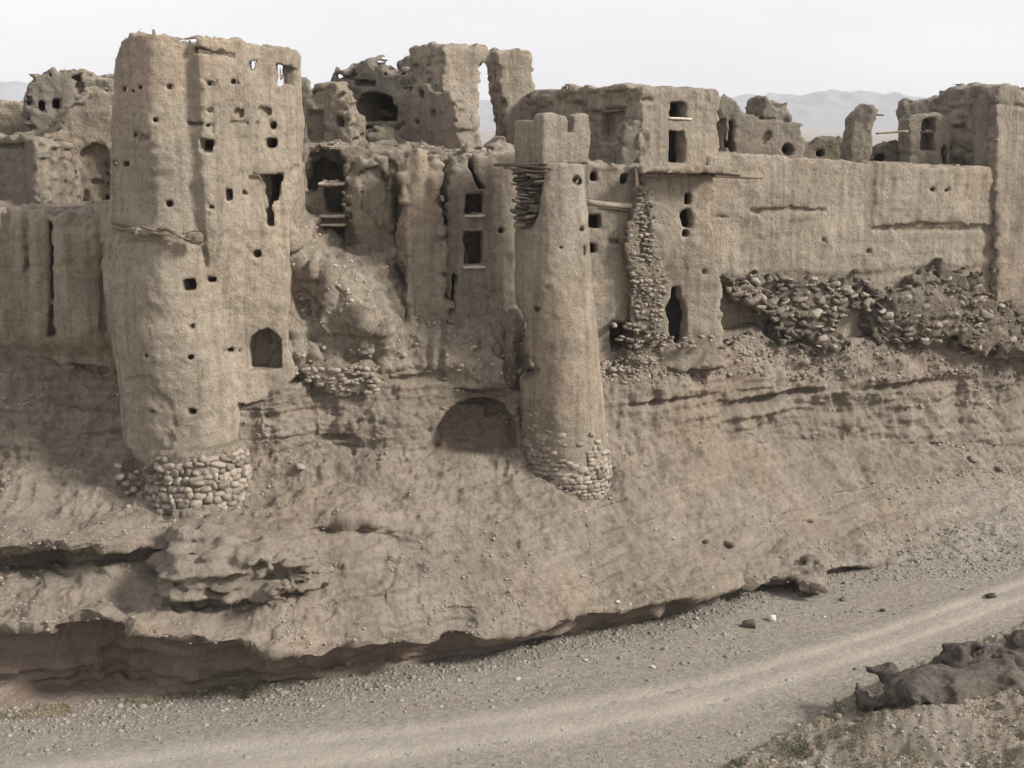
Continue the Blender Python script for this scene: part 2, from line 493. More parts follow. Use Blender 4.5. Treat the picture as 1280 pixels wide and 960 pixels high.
K[7] = knots([(-230,700,34.9),(0,702,35.1),(100,698,35.1),(200,694,35.1),(250,700,34.7),(330,690,35.4),(400,668,36.5),(440,662,36.7),(520,678,36.3),(600,700,36.1),(700,710,36.9),(800,690,39),(900,675,41.2),(1000,665,43.9),(1100,655,46.5),(1200,640,48.7),(1280,625,51.3),(1520,625,56)])
K[8] = knots([(-230,722,34.4),(0,722,34.4),(100,716,34.3),(200,722,34.2),(250,730,34),(400,690,35.4),(450,690,35.6),(600,720,35.6),(700,725,36.5),(800,705,38.5),(900,690,40.5),(1000,675,43.4),(1100,670,45.4),(1200,660,47),(1280,645,49.3),(1520,645,54)])
K[9] = knots([(-230,750,32.4),(0,752,33.0),(100,745,33.1),(200,758,32.9),(300,763,33.0),(400,765,33.3),(450,755,33.9),(510,752,34.3),(600,755,34.7),(700,748,36),(800,725,38),(900,703,40),(1000,690,42.8),(1100,685,44.3),(1200,678,45.6),(1280,665,47.5),(1520,665,52)])
K[10] = knots([(-230,785,31.4),(0,786,31.5),(60,784,31.5),(95,772,31.6),(120,769,31.7),(150,773,31.7),(190,789,31.6),(250,795,31.6),(300,797,31.8),(340,808,31.9),(400,811,32.3),(440,801,32.8),(480,799,33.2),(510,801,33.4),(540,803,33.6),(560,790,34.3),(585,790,34.3),(600,800,34.0),(650,791,34.6),(700,775,35.4),(715,766,35.6),(760,768,36),(800,759,36.5),(840,744,37.3),(866,744,37.6),(890,735,38.4),(950,722,39.8),(1020,712,41.5),(1100,700,43.3),(1200,695,44.2),(1280,685,45.5),(1520,685,50)])
OV = knots([(-230,1.1),(0,1.15),(120,1.5),(200,1.2),(300,1.25),(400,1.1),(440,0.9),(490,0.7),(530,0.9),(560,0.9),(600,0.4),(650,0.35),(700,0.12),(715,0.6),(760,0.7),(800,0.9),(850,1.1),(872,0.4),(890,0.05),(1520,0.05)])
FT = knots([(-230,890),(0,885),(100,878),(200,868),(300,852),(400,848),(450,840),(560,818),(620,812),(700,790),(800,776),(870,759),(950,733),(1020,720),(1100,707),(1200,702),(1280,692),(1520,692)])
WALLY = knots([(-230,42.4),(0,42.2),(140,42.4),(340,43.4),(360,46.3),(580,46.3),(640,45.3),(740,46.8),(890,49.2),(1280,57.2),(1520,62)])
TOPZ = knots([(-230,12.3),(0,12.4),(150,12.6),(360,13.9),(1520,13.95)])

def feat(k):
    py, Y = K[k](PX)
    return at(PX, py, Y)
rows = []
wy = WALLY(PX)[0]; tz = TOPZ(PX)[0]
p2 = feat(2)
dirx = (PX - 640) / F_PX * 1.02
def xyz(Y, z): return np.stack([dirx * Y, Y, z + 0*Y], -1)
p0 = xyz(wy + 34, tz + 0.4)
p1 = xyz(wy + 0.3, tz)
p1b = xyz(wy, p2[:, 2] + 0.4)
p10 = feat(10)
ov = OV(PX)[0]
p11 = p10.copy(); p11[:, 1] += 0.75 * ov; p11[:, 2] -= 0.10 + 0.05*ov
p12 = p10.copy(); p12[:, 1] += ov; p12[:, 2] = np.minimum(p12[:, 2]*0.45, 0.22)
foot = on_z(PX, FT(PX)[0], 0.03)
p12[:, 1] = np.maximum(p12[:, 1], foot[:, 1] + 0.02)
p14 = foot.copy(); p14[:, 1] -= 1.6; p14[:, 0] *= (p14[:, 1] / foot[:, 1]); p14[:, 2] = 0
p15 = xyz(np.full(NC, 25.0), np.zeros(NC))
p16 = xyz(np.full(NC, 18.0), np.zeros(NC))
FE = [p0, p1, p1b, p2, feat(3), feat(4), feat(5), feat(6), feat(7), feat(8), feat(9), p10, p11, p12, foot, p14, p15, p16]
SEG = [8, 6, 6, 42, 44, 44, 52, 16, 20, 46, 38, 18, 24, 34, 26, 110, 20]
#      roughness of each feature row: steep strata vs slope vs gravel
STRA = [0, 0, 0, .9, 1, .9, .4, .9, 1, .8, .6, .9, .9, .9, .3, .05, .03, .03]
LUMP = [0, 0, 0, 1, 1, 1, .9, .5, .4, .5, .8, .5, .4, .5, .2, .08, .05, .05]
GRAV = [0, 0, 0, 0, 0, 0, 0, 0, 0, 0, 0, 0.1, 0, 0, .6, 1, 1, 1]
rowsP, stra, lump, grav, segid = [], [], [], [], []
for i, n in enumerate(SEG):
    # rounded interpolation between rows
    a, b = FE[i], FE[i+1]
    prev = FE[max(i-1, 0)]; nxt = FE[min(i+2, len(FE)-1)]
    hard = i in (0, 1, 2)
    for j in range(n):
        t = j / n
        L = a*(1-t) + b*t
        if not hard:
            ma = 0.5*(b - prev)*np.minimum(1, np.linalg.norm(b-a, axis=1)/(np.linalg.norm(a-prev, axis=1)+1e-6))[:, None] * 0.6
            mb = 0.5*(nxt - a)*np.minimum(1, np.linalg.norm(b-a, axis=1)/(np.linalg.norm(nxt-b, axis=1)+1e-6))[:, None] * 0.6
            t2, t3 = t*t, t*t*t
            Hm = (2*t3-3*t2+1)*a + (t3-2*t2+t)*ma + (-2*t3+3*t2)*b + (t3-t2)*mb
            L = 0.55*Hm + 0.45*L
        rowsP.append(L)
        stra.append(STRA[i]*(1-t) + STRA[i+1]*t); lump.append(LUMP[i]*(1-t) + LUMP[i+1]*t); grav.append(GRAV[i]*(1-t) + GRAV[i+1]*t)
        segid.append(i + t)
rowsP.append(FE[-1]); stra.append(STRA[-1]); lump.append(LUMP[-1]); grav.append(GRAV[-1]); segid.append(17.0)
P = np.array(rowsP)
NR = P.shape[0]
stra = np.array(stra)[:, None] * (1 + 0.9*(1 - sstep(420, 640, PX))[None, :]*sstep(6.5, 7.2, np.array(segid))[:, None]*(1 - sstep(13.2, 14, np.array(segid)))[:, None]); lump = np.array(lump)[:, None]; grav = np.array(grav)[:, None] * np.ones((1, NC)); segid = np.array(segid)[:, None]
# gravel also spreads over the right end of the bank
gp = 0.9*sstep(1080, 1230, PX)[None, :] * sstep(5.2, 7.5, segid) + 0.6*sstep(880, 1020, PX)[None, :]*sstep(8.5, 11, segid)
grav = np.clip(np.maximum(grav, gp) + 0.22*pnoise(P, 1.1, 4) * sstep(4.5, 9, segid), 0, 1)

stra = stra * (1 - 0.45*sstep(640, 800, PX)[None, :]*(segid < 6.2))
# smooth along the bank so that knots do not show
ker = np.hanning(25); ker /= ker.sum()
Pp = np.concatenate([np.repeat(P[:, :1], 12, 1), P, np.repeat(P[:, -1:], 12, 1)], 1)
Ps = sum(ker[i] * Pp[:, i:i+NC] for i in range(25))
P = Ps
# wiggle the ledges along the bank
wig = pnoise(np.stack([P[..., 0], 0*P[..., 0], 0*P[..., 0] + segid*0.4], -1), (1.4, 1, 1), 9)
wig = wig + 0.5*pnoise(np.stack([P[..., 0], 0*P[..., 0], 0*P[..., 0] + segid*0.7], -1), (0.45, 1, 1), 10)
P[..., 1] += 0.26 * wig * stra * sstep(3.0, 4.0, segid)
def grid_normals(P):
    du = np.gradient(P, axis=1); dv = np.gradient(P, axis=0)
    N = np.cross(du, dv)
    N /= np.linalg.norm(N, axis=-1, keepdims=True) + 1e-9
    return N
N = -grid_normals(P)
if N[NR-5, NC//2, 2] < 0: N = -N
warp = 0.25*pnoise(P, 3.0, 21)
Q = P.copy(); Q[..., 2] += warp
d = lump * (0.34*pnoise(P, 2.6, 1) + 0.20*pnoise(P, 1.1, 2) + 0.12*pnoise(P, 0.45, 3) + 0.06*pnoise(P, 0.2, 5) + 0.03*pnoise(P, 0.1, 15))
sn = pnoise(Q, (2.2, 2.2, 0.17), 6) * 0.10 + pnoise(Q, (3.5, 3.5, 0.42), 7) * 0.14 + pnoise(Q, (0.9, 0.9, 0.07), 8) * 0.035
d += stra * sn
# sharp-edged beds: each layer of the bank stands out by its own amount
for (th_, amp_, sd_) in ((0.31, 0.13, 23), (0.135, 0.06, 24)):
    Lz = np.floor((P[..., 2] + 0.6*warp + 0.12*pnoise(P, 0.7, sd_ + 5)) / th_)
    d += stra * amp_ * pnoise(np.stack([P[..., 0]/1.7, P[..., 1]/1.7, Lz*1.0], -1), 1.0, sd_) * (0.6 + 0.4*pnoise(P, 3.0, sd_ + 9))
d += lump*sstep(3.0, 3.5, segid)*(0.10*(0.5 - np.abs(pnoise(P, 0.36, 41))) + 0.05*(0.5 - np.abs(pnoise(P, 0.17, 42))))
d += 0.012*pnoise(P, 0.16, 12) + 0.010*pnoise(P, 0.5, 13)
# sharp rain gullies running down the slope
rg_ = np.abs(pnoise(P + 0.25*pnoise(P, 0.8, 17)[..., None], (0.75, 2.6, 2.6), 16))
d -= 0.10 * np.clip(0.34 - rg_, 0, 1)/0.34 * lump * sstep(3.4, 4.2, segid) * np.clip(0.4 + pnoise(P, 2.2, 18), 0, 1)
# rills and dimples on the slope
d += 0.09 * np.minimum(0, pnoise(P, (0.6, 1.6, 1.6), 14) + 0.35) * lump * sstep(4, 5, segid)
fade = sstep(1.0, 3.2, segid)
P = P + N * (d * fade)[..., None]

# arched recess eaten into the cliff between the two towers
def pix(P):
    x, y, z = P[..., 0], P[..., 1], P[..., 2] - H_EYE
    f = y*CP - z*SP; up = y*SP + z*CP
    return 640 + F_PX*x/f, 480 - F_PX*up/f
c0 = at(590, 570, 40.3)
cx = (P[..., 0] - c0[0]) / 1.50
cz = (P[..., 2] - c0[2]) / 1.72
inn = np.where(cz > -0.05, np.maximum(0, 1.0 - (np.abs(cx - 0.12*cz)**2.2 + np.clip(cz, 0, 9)**2.2)), 0)
inn = inn * sstep(-0.1, 0.08, cz) * ((segid > 3.2) & (segid < 6.2))
push = 1.25 * sstep(0.0, 0.3, inn + 0.05*pnoise(P, 0.4, 45)*(inn > 0))
P[..., 1] += push
P[..., 0] += push * P[..., 0] / P[..., 1] * 0.3
# a small dark scour under the right wall and two erosion notches
for (px, py, Y, rx, rz, dep) in ((1195, 505, 53.5, .8, 1.1, .35), (1060, 510, 49.6, 1.6, .5, .35), (945, 505, 47.3, 1.3, .25, .5), (985, 495, 48.3, 1.6, .16, .4), (420, 545, 40, .5, .12, .3), (560, 470, 41.5, 2.0, .14, .3), (830, 500, 45, 1.5, .10, .25), (1120, 480, 51.8, 2.0, .14, .4)):
    c = at(px, py, Y)
    e = ((P[..., 0]-c[0])/rx)**2 + ((P[..., 2]-c[2])/rz)**2
    P[..., 1] += dep * np.exp(-e**2) * ((segid > 2.9) & (segid < 5.6))

# the near bank rises at the lower right
LN = on_z(np.array([840, 900, 1000, 1090, 1150, 1280, 1480]), np.array([1000, 962, 908, 856, 826, 783, 720]))
def bank_d(X, Y):
    yl = np.interp(X, LN[:, 0], LN[:, 1])
    return np.where(X > LN[0, 0], (yl - Y), 0) * sstep(LN[0, 0], LN[0, 0] + 2.0, X)
bd = bank_d(P[..., 0], P[..., 1])
rise = 0.9 * sstep(0.0, 5.0, bd) + 0.30*sstep(0, 0.6, bd)
flatmask = sstep(14.5, 15.2, segid)
P[..., 2] += rise * flatmask * (1 + 0.35*pnoise(P, 1.3, 30)) + flatmask*sstep(0, 0.6, bd)*(0.14*pnoise(P, 0.7, 31) + 0.12*(0.5 - np.abs(pnoise(P, 0.4, 32))) + 0.07*pnoise(P, 0.16, 33))
me = mesh_np('river_bank', P.reshape(-1, 3), grid_quads(NR, NC)[:, ::-1])
attr(me, 'gravel', grav * (1 - 0.55*sstep(0.1, 1.2, bd)*flatmask))
attr(me, 'road', 0*grav)
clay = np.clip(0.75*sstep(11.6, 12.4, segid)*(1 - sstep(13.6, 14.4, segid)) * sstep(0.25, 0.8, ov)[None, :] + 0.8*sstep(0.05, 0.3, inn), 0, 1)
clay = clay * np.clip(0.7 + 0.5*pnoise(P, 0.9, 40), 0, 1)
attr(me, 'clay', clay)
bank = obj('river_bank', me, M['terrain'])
tag(bank, 'eroded earth bank with overhanging lip dropping to the gravel river bed', kind='structure')
BANKV = P

# wide ground sheet out to the horizon
xs = np.concatenate([-np.geomspace(6000, 40, 40), np.linspace(-36, 60, 40), np.geomspace(64, 6000, 40)])
ys = np.concatenate([np.linspace(-80, 90, 40), np.geomspace(96, 6000, 70)])
GX, GY = np.meshgrid(xs, ys)
GP = np.stack([GX, GY, 0*GX], -1)
GZ = -0.25 + 13.6*sstep(70, 84, GY) + np.where(GY > 300, (GY - 300)*0.0, 0) + 0.024*np.clip(GY - 1500, 0, 9e9) + 6*pnoise(GP, 600, 50)*sstep(800, 2500, GY)
GP[..., 2] = GZ
me = mesh_np('ground', GP.reshape(-1, 3), grid_quads(len(ys), len(xs)))
attr(me, 'gravel', 1 - sstep(60, 80, GY)); attr(me, 'road', 0*GX); attr(me, 'clay', 0.25*sstep(900, 1500, GY))
tag(obj('ground', me, M['terrain']), 'flat desert plain running out to the horizon', kind='structure')

# ------------------------------------------------------------------ dirt road along the river bed
ue = np.array([(-260,985),(-100,958),(0,944),(150,925),(300,905),(500,892),(700,865),(900,828),(1100,772),(1280,712),(1420,660),(1560,610)], float)
le = np.array([(-260,1085),(-100,1060),(0,1045),(150,1022),(300,1000),(500,972),(700,945),(900,905),(1100,838),(1280,768),(1420,712),(1560,655)], float)
A = on_z(ue[:, 0], ue[:, 1]); Bq = on_z(le[:, 0], le[:, 1])
tt = np.linspace(0, len(A)-1, 520); ss = np.linspace(0, 1, 46)
Ai = np.stack([np.interp(tt, np.arange(len(A)), A[:, k]) for k in range(3)], -1)
Bi = np.stack([np.interp(tt, np.arange(len(A)), Bq[:, k]) for k in range(3)], -1)
ker = np.hanning(41); ker /= ker.sum()
def sm(Z):
    Zp = np.concatenate([np.repeat(Z[:1], 20, 0), Z, np.repeat(Z[-1:], 20, 0)])
    return sum(ker[i]*Zp[i:i+len(Z)] for i in range(41))
Ai, Bi = sm(Ai), sm(Bi)
RP = Ai[None]*(1-ss[:, None, None]) + Bi[None]*ss[:, None, None]
prof = sstep(0, 0.30, ss)*(1 - sstep(0.74, 1, ss))
trk = np.exp(-((ss-0.36)/0.075)**2) + np.exp(-((ss-0.70)/0.075)**2)
rn = pnoise(RP, (2.2, 0.7, 1), 60)
rv = np.clip(prof[:, None]*(0.52 + 0.36*trk[:, None] + 0.28*rn + 0.2*pnoise(RP, 0.5, 63)), 0, 1) * prof[:, None]
RP[..., 2] = 0.012 + 0.05*prof[:, None] - 0.045*trk[:, None]*prof[:, None] + prof[:, None]*(0.012*pnoise(RP, 0.3, 61) + 0.006*pnoise(RP, 0.12, 62))
RP[0, :, 2] = RP[-1, :, 2] = -0.03
me = mesh_np('dirt_road', RP.reshape(-1, 3), grid_quads(len(ss), 520)[:, ::-1])
attr(me, 'gravel', 1 + 0*rv); attr(me, 'road', rv); attr(me, 'clay', 0*rv)
tag(obj('dirt_road', me, M['terrain']), 'pale worn gravel track with wheel ruts along the river bed', kind='structure')


# ------------------------------------------------------------------ small shared pieces
def chamfer_box(sx=1, sy=1, sz=1, c=0.28, jit=0.07, seed=0):
    """a stone: box with every edge and corner cut, jittered (44 triangles)"""
    rg = np.random.default_rng(seed)
    V = []; 
    sg = [(a, b, d) for a in (-1, 1) for b in (-1, 1) for d in (-1, 1)]
    vid = {}
    for s_ in sg:
        for ax in range(3):
            p = np.array(s_, float) * 0.5
            for k in range(3):
                if k != ax: p[k] *= (1 - 2*c*rg.uniform(0.7, 1.25))
            vid[(s_, ax)] = len(V); V.append(p + rg.normal(0, jit, 3)*0.5)
    Fc = []
    for ax in range(3):
        for sgn in (-1, 1):
            q = [s_ for s_ in sg if s_[ax] == sgn]
            o = [(ax+1) % 3, (ax+2) % 3]
            q.sort(key=lambda s_: math.atan2(s_[o[1]], s_[o[0]]))
            if sgn < 0: q = q[::-1]
            Fc.append([vid[(s_, ax)] for s_ in q])
    for ax in range(3):
        o1, o2 = (ax+1) % 3, (ax+2) % 3
        for s1 in (-1, 1):
            for s2 in (-1, 1):
                lo = [0]*3; hi = [0]*3
                lo[ax] = -1; hi[ax] = 1
                lo[o1] = hi[o1] = s1; lo[o2] = hi[o2] = s2
                lo, hi = tuple(lo), tuple(hi)
                f = [vid[(lo, o1)], vid[(hi, o1)], vid[(hi, o2)], vid[(lo, o2)]]
                if s1*s2 < 0: f = f[::-1]
                Fc.append(f[::-1])
    for s_ in sg:
        f = [vid[(s_, 0)], vid[(s_, 1)], vid[(s_, 2)]]
        if s_[0]*s_[1]*s_[2] < 0: f = f[::-1]
        Fc.append(f)
    me = bpy.data.meshes.new('stone')
    V = np.array(V) * np.array([sx, sy, sz])
    me.from_pydata([tuple(v) for v in V], [], Fc)
    me.polygons.foreach_set('use_smooth', np.ones(len(Fc), bool))
    me.update()
    return me

STONES = {}
M['brick'] = M['stone']
for mk in ('stone', 'stone_dark', 'stone_pale', 'dark_earth', 'brick'):
    L = []
    for i in range(9):
        q = chamfer_box(1, 1, 1, 0.26 if mk in ('stone', 'stone_pale') else 0.14, 0.09, 100 + i)
        q.materials.append(M[mk]); L.append(q)
    STONES[mk] = L

def stone(parent, p, size, mk='stone', rot=None, name='stone', rel=None):
    o = bpy.data.objects.new(name, random.choice(STONES[mk]))
    COL.objects.link(o)
    if parent is not None: o.parent = parent
    o.location = tuple(np.asarray(p, float) - (0 if rel is None else np.asarray(rel)))
    o.scale = size
    o.rotation_euler = rot if rot is not None else (random.uniform(-.3, .3), random.uniform(-.3, .3), random.uniform(0, 6.28))
    return o

def log_mesh(p, q, r0, r1, seed=0, n=8, seg=7):
    rg = np.random.default_rng(seed)
    p, q = np.asarray(p, float), np.asarray(q, float)
    ax = q - p; Ln = np.linalg.norm(ax); ax /= Ln
    up = np.array([0, 0, 1.0]) if abs(ax[2]) < 0.9 else np.array([1.0, 0, 0])
    e1 = np.cross(ax, up); e1 /= np.linalg.norm(e1); e2 = np.cross(ax, e1)
    V = []
    bend = rg.normal(0, 0.015*Ln, 2)
    for i in range(seg):
        t = i/(seg-1); r = r0*(1-t) + r1*t
        c = p + ax*Ln*t + (e1*bend[0] + e2*bend[1])*math.sin(math.pi*t)
        for k in range(n):
            a = 2*math.pi*k/n
            V.append(c + (e1*math.cos(a) + e2*math.sin(a))*r*rg.uniform(0.85, 1.12))
    Fc = [[i*n+k, i*n+(k+1) % n, (i+1)*n+(k+1) % n, (i+1)*n+k] for i in range(seg-1) for k in range(n)]
    Fc += [list(range(n))[::-1], [(seg-1)*n+k for k in range(n)]]
    me = bpy.data.meshes.new('log'); me.from_pydata([tuple(v) for v in V], [], Fc); me.update()
    me.polygons.foreach_set('use_smooth', np.ones(len(Fc), bool))
    return me

def log(parent, p, q, r0, r1, rel, mat='wood', name='beam', seed=0):
    return obj(name, log_mesh(np.asarray(p)-rel, np.asarray(q)-rel, r0, r1, seed), M[mat], parent)

def slab_part(parent, c, size, rotz, rel, mat, name, seed=0, jit=0.02):
    """a flat worn slab (sill, lintel, roof edge)"""
    h = max(min(size)/4, 0.02)
    v = Vol(0, 0, 0, 0, h, loc=np.asarray(c, float)); v.th = rotz
    a, b, d = [x/2 for x in size]
    v.grid(-a-.1, a+.1, -b-.1, b+.1, -d-.1, d+.1)
    qx, qy, qz = np.abs(v.U)-a, np.abs(v.W)-b, np.abs(v.Z)-d
    Fv = smax(smax(qx, qy, 0.02), qz, 0.02) + jit*v.noise(0.25) + jit*0.6*v.noise(0.1)
    return obj(name, v.mesh(name, Fv), M[mat], parent, tuple(v.o - rel), rotz)

def wz(v, px, py, u=0.0):
    dx, dy, dz = ray(px, py)
    ox, oy, oz = v.o
    t = (u + v.c*ox + v.s*oy) / (v.c*dx + v.s*dy)
    x, y, z = dx*t, dy*t, H_EYE + dz*t
    return np.stack(np.broadcast_arrays(-v.s*(x-ox) + v.c*(y-oy), z - oz), -1)

def side_hole(v, Fv, poly, u0=-1, u1=0.6):
    d2 = sd_poly([tuple(wz(v, a, b)) for a, b in poly], v.W[0, :, :], v.Z[0])[None]
    return np.maximum(Fv, -np.maximum(np.maximum(d2, v.U - u1), u0 - v.U))

def ruin(name, label, cat, px, py, Y, theta, outline, thick, holes=None, mat='adobe', amp=1.0, h=0.08, strata=0.015, streak=0.02, k=0.06,
         wfront=None, extra=None, post=None, depth=0.8, hollow=None, parts=False, group=None, wob=0.03, ragged=0.10):
    v = Vol(px, py, Y, theta, h)
    pts = np.array(v.pts(outline))
    v.grid(pts[:, 0].min()-.3, pts[:, 0].max()+.3, -0.5, thick+.4, pts[:, 1].min()-.1, pts[:, 1].max()+.45)
    d2 = sd_poly(pts, v.U[:, :, 0], v.Z[0])[:, None, :]
    if ragged:
        d2 = d2 + 0.8*ragged*v.noise((0.55, 0.8, 0.6)) + 0.6*ragged*v.noise((0.2, 0.35, 0.22)) + 0.75*ragged*v.blocky((0.27, 0.33, 0.17)) + 0.6*ragged*v.blocky((0.5, 0.6, 0.34), 9)
    Fv = smax(d2, np.maximum(-v.W, v.W - thick), k)
    if extra: Fv = extra(v, Fv)
    Fv = Fv + v.rough(amp, strata, streak)
    if hollow:      # roofless room behind the front wall
        wt, zf = hollow
        inner = np.maximum(np.maximum(d2 + wt, wt - v.W), v.W - (thick - wt))
        inner = smax(inner, zf - v.Z, 0.05) if zf is not None else inner
        Fv = np.maximum(Fv, -inner)
    if holes: Fv = v.holes(Fv, holes, depth=depth, wmax=thick*0.8 if not hollow else thick*0.5, wob=wob)
    if post: Fv = post(v, Fv)
    if parts:
        t = thing(name, label, cat, tuple(v.o), 0, group); t['kind'] = 'thing'
        o = obj('wall', v.mesh('wall', Fv), M[mat], t, (0, 0, 0), v.th)
        return t, v
    o = v.place(name, Fv, M[mat])
    tag(o, label, cat, group, 'thing')
    return o, v

# ------------------------------------------------------------------ the large tower
def big_tower():
    v = Vol(225, 640, 39.2, 0, 0.062)
    zof = lambda py, w=0: v.uz(225, py, w)[1]
    out = v.pts([(134,690),(134,330),(143,292),(146,200),(150,150),(152,100),(157,76),(164,58),(174,41),(225,43),(240,49),(300,52),(352,56),(366,62),(370,84),(371,180),(366,240),(359,275),(354,300),(353,400),(362,475),(330,500),(324,690)])
    P_ = np.array(out)
    v.grid(P_[:,0].min()-.3, P_[:,0].max()+.3, -2.7, 3.2, zof(640)-0.6, P_[:,1].max()+.4)
    z = v.Z
    r = np.interp(z.ravel(), [zof(640), zof(540), zof(420), zof(300), zof(100), zof(40)], [1.78, 1.82, 1.90, 1.95, 1.86, 1.80])[None, None, :]
    cu = np.interp(z.ravel(), [zof(600), zof(450), zof(300)], [0.30, 0.16, -0.04])[None, None, :]
    cyl = np.sqrt((v.U - cu)**2 + (v.W*0.98)**2) - r
    # flattened front left face above mid height
    a = R(-33)
    flat = v.U*math.sin(a) - v.W*math.cos(a) - 1.50
    off = 0.45*(1 - sstep(zof(420), zof(230), z))
    cyl = smax(cyl, flat - off, 0.25)
    ua = v.uz(258, 250, -1.55)[0]; ub = v.uz(370, 250, 0.95)[0]
    fp = sd_poly([(ua, -1.62), (ub, 0.95), (ub, 3.0), (-1.5, 3.0), (-1.5, 0)], v.U[:, :, 0], v.W[0, :, 0][None, :])[:, :, None]
    fpl = sd_poly([(ua, -0.75), (ub, 0.75), (ub, 3.0), (-1.5, 3.0), (-1.5, 0)], v.U[:, :, 0], v.W[0, :, 0][None, :])[:, :, None]
    lw = sstep(zof(270), zof(400), z)
    fp = np.maximum(fp*(1-lw) + fpl*lw, zof(500) - z)
    body = smin(cyl, fp, 0.14)
    sil = sd_poly(out, v.U[:, :, 0], v.Z[0])[:, None, :] + 0.05*v.noise((0.4, 0.6, 0.5)) + sstep(zof(120), zof(60), z)*(0.05*v.blocky((.27, .33, .16)) + 0.05*v.blocky((.5, .5, .3), 9))
    Fv = smax(body, sil, 0.07)
    # step where the lower skin of the tower starts (broken ledge at mid height)
    band = z - zof(298) + 0.22*v.noise((0.7, 0.7, 3))
    Fv = Fv + np.where((v.U < v.uz(258, 300, -2)[0]) & (band > 0), 0.05, 0.0)
    # crumbled left foot
    for (px, py, w, rr) in ((152, 590, -1.0, 0.75), (168, 598, -1.55, 0.45)):
        c = v.uz(px, py, w)
        Fv = smax(Fv, -(np.sqrt((v.U-c[0])**2 + (v.W-w)**2 + ((v.Z-c[1])*0.8)**2) - rr), 0.1)
    Fv = Fv + v.rough(0.7, 0.014, 0.016)
    # peeled plaster scar, lower left of the shaft
    sc = sd_poly(v.pts([(150,478),(190,470),(212,500),(222,550),(205,585),(160,590)], -1.8), v.U[:, :, 0], v.Z[0])[:, None, :]
    Fv = Fv + np.where((sc + 0.15*v.noise(0.4) < 0) & (v.W < 0), 0.05 + 0.03*v.noise(0.15), 0)
    # open top storey behind the parapet
    topr = np.maximum(np.maximum(body + 0.5, zof(150) - z), 0)
    inner = np.maximum(body + 0.45, zof(142) - z)
    Fv = np.maximum(Fv, -inner)
    back = np.maximum(np.maximum(0.9 - v.W, zof(135) - z), np.maximum(v.U - v.uz(350, 90, 2)[0], v.uz(300, 90, 2)[0] - v.U))
    Fv = np.maximum(Fv, -back)
    front = [(233,357,15,15,.9),(256,353,11,7,.6),(183,445,7,7,.5,'c'),(236,448,8,8,.6,'c'),(274,447,8,6,.4),(189,516,8,5,.4),(238,517,9,7,.5),(209,255,7,8,.5,'c'),
             (193,150,7,5,.4),(209,108,6,6,.4,'c'),(173,109,6,5,.35),(161,113,6,5,.35),(148,110,8,7,.3),(178,172,14,7,.15),(165,168,6,5,.2),(240,154,22,5,.2),(285,449,6,5,.3),
             ([(212,47),(232,45),(228,52),(210,51)],.25),(150,205,9,6,.25),(130,205,9,7,.4),(251,330,5,40,.06),(236,410,7,6,.15)]
    Fv = v.holes(Fv, front, w0=-1.9, wmax=1.0, wob=0.02)
    wing = [(345,90,21,26,2.0),(310,79,7,14,.45),(265,182,13,15,.9),(330,179,12,11,.8),([(319,218),(342,218),(341,245),(335,258),(333,284),(326,284),(325,258),(320,242)],.75),
            (359,212,9,9,.5),(289,243,7,13,.4),(316,320,10,10,.6,'c'),(270,105,9,6,.4),(292,102,5,6,.3),(268,139,11,9,.22,'c'),(297,141,8,12,.16,'c'),(322,138,15,12,.16,'c'),
            ([(288,152),(318,152),(318,155),(288,155)],.12),(333,155,10,12,.5,'c'),(303,240,5,6,.15),(271,256,5,6,.2),
            ([(252,62),(268,64),(292,66),(292,71),(262,70),(250,69)],.3),(247,54,9,6,.4),(361,74,8,8,.1),(270,162,8,12,.08)]
    Fv = v.holes(Fv, wing, w0=-0.7, wmax=2.2, wob=0.035)
    na = sd_poly(v.pts([(311,462),(310,434),(315,419),(325,411),(336,411),(346,420),(350,438),(350,462)], 0.2), v.U[:, :, 0], v.Z[0])[:, None, :]
    Fv = smax(Fv, -np.maximum(na + 0.03*v.noise(.3), v.W - 1.25), 0.05)
    t = thing('watch_tower', 'tall round mud tower with dark square windows on a cobbled foot', 'tower', tuple(v.o))
    obj('shaft', v.mesh('shaft', Fv), M['adobe'], t, (0, 0, 0))
    # cobbled foot
    c = Vol(250, 640, 38.55, 0, 0.07)
    zb, zt = c.uz(249, 672, -1.7)[1], c.uz(249, 566, -1.6)[1]
    c.grid(-2.3, 2.3, -2.3, 2.0, zb, zt + .3)
    tt_ = np.clip((c.Z - zb)/(zt - zb), 0, 1)
    rad = 1.82 - 0.42*tt_**1.5
    Fc = smax(np.sqrt(c.U**2 + c.W**2) - rad, c.Z - zt, 0.15) + 0.04*c.noise(0.3) + 0.02*c.noise(0.12)
    core = obj('stone_foot', c.mesh('stone_foot', Fc), M['rubble'], t, tuple(c.o - v.o))
    tag(core, 'cobbled stone collar around the tower foot')
    zz = zb + 0.12
    cnt = 0
    while zz < zt - 0.02:
        rr = 1.82 - 0.42*np.clip((zz-zb)/(zt-zb), 0, 1)**1.5
        hgt = random.uniform(0.15, 0.21)
        a = R(-192) + random.uniform(0, .3)
        while a < R(12):
            wdt = random.choice((.17, .21, .26, .31, .40))*random.uniform(.85, 1.15)
            da = wdt/rr
            am = a + da/2
            edge = zt - 0.05 - 0.15*(0.5 + 0.5*math.sin(am*3.1+1)) - random.uniform(0, .2)
            if zz < edge and cnt < 300:
                hh = hgt*random.uniform(.75, 1.35)
                stone(core, ((rr-.03)*math.cos(am), (rr-.03)*math.sin(am), zz + random.uniform(-.06, .06)), (wdt*random.uniform(.9, 1.12), random.uniform(.16, .30), hh), 'stone' if random.random() < .85 else 'stone_dark',
                      (random.uniform(-.3, .3), random.uniform(-.35, .35), am + math.pi/2 + random.uniform(-.3, .3)))
                cnt += 1
            a += da*random.uniform(.95, 1.1)
        zz += hgt*0.92
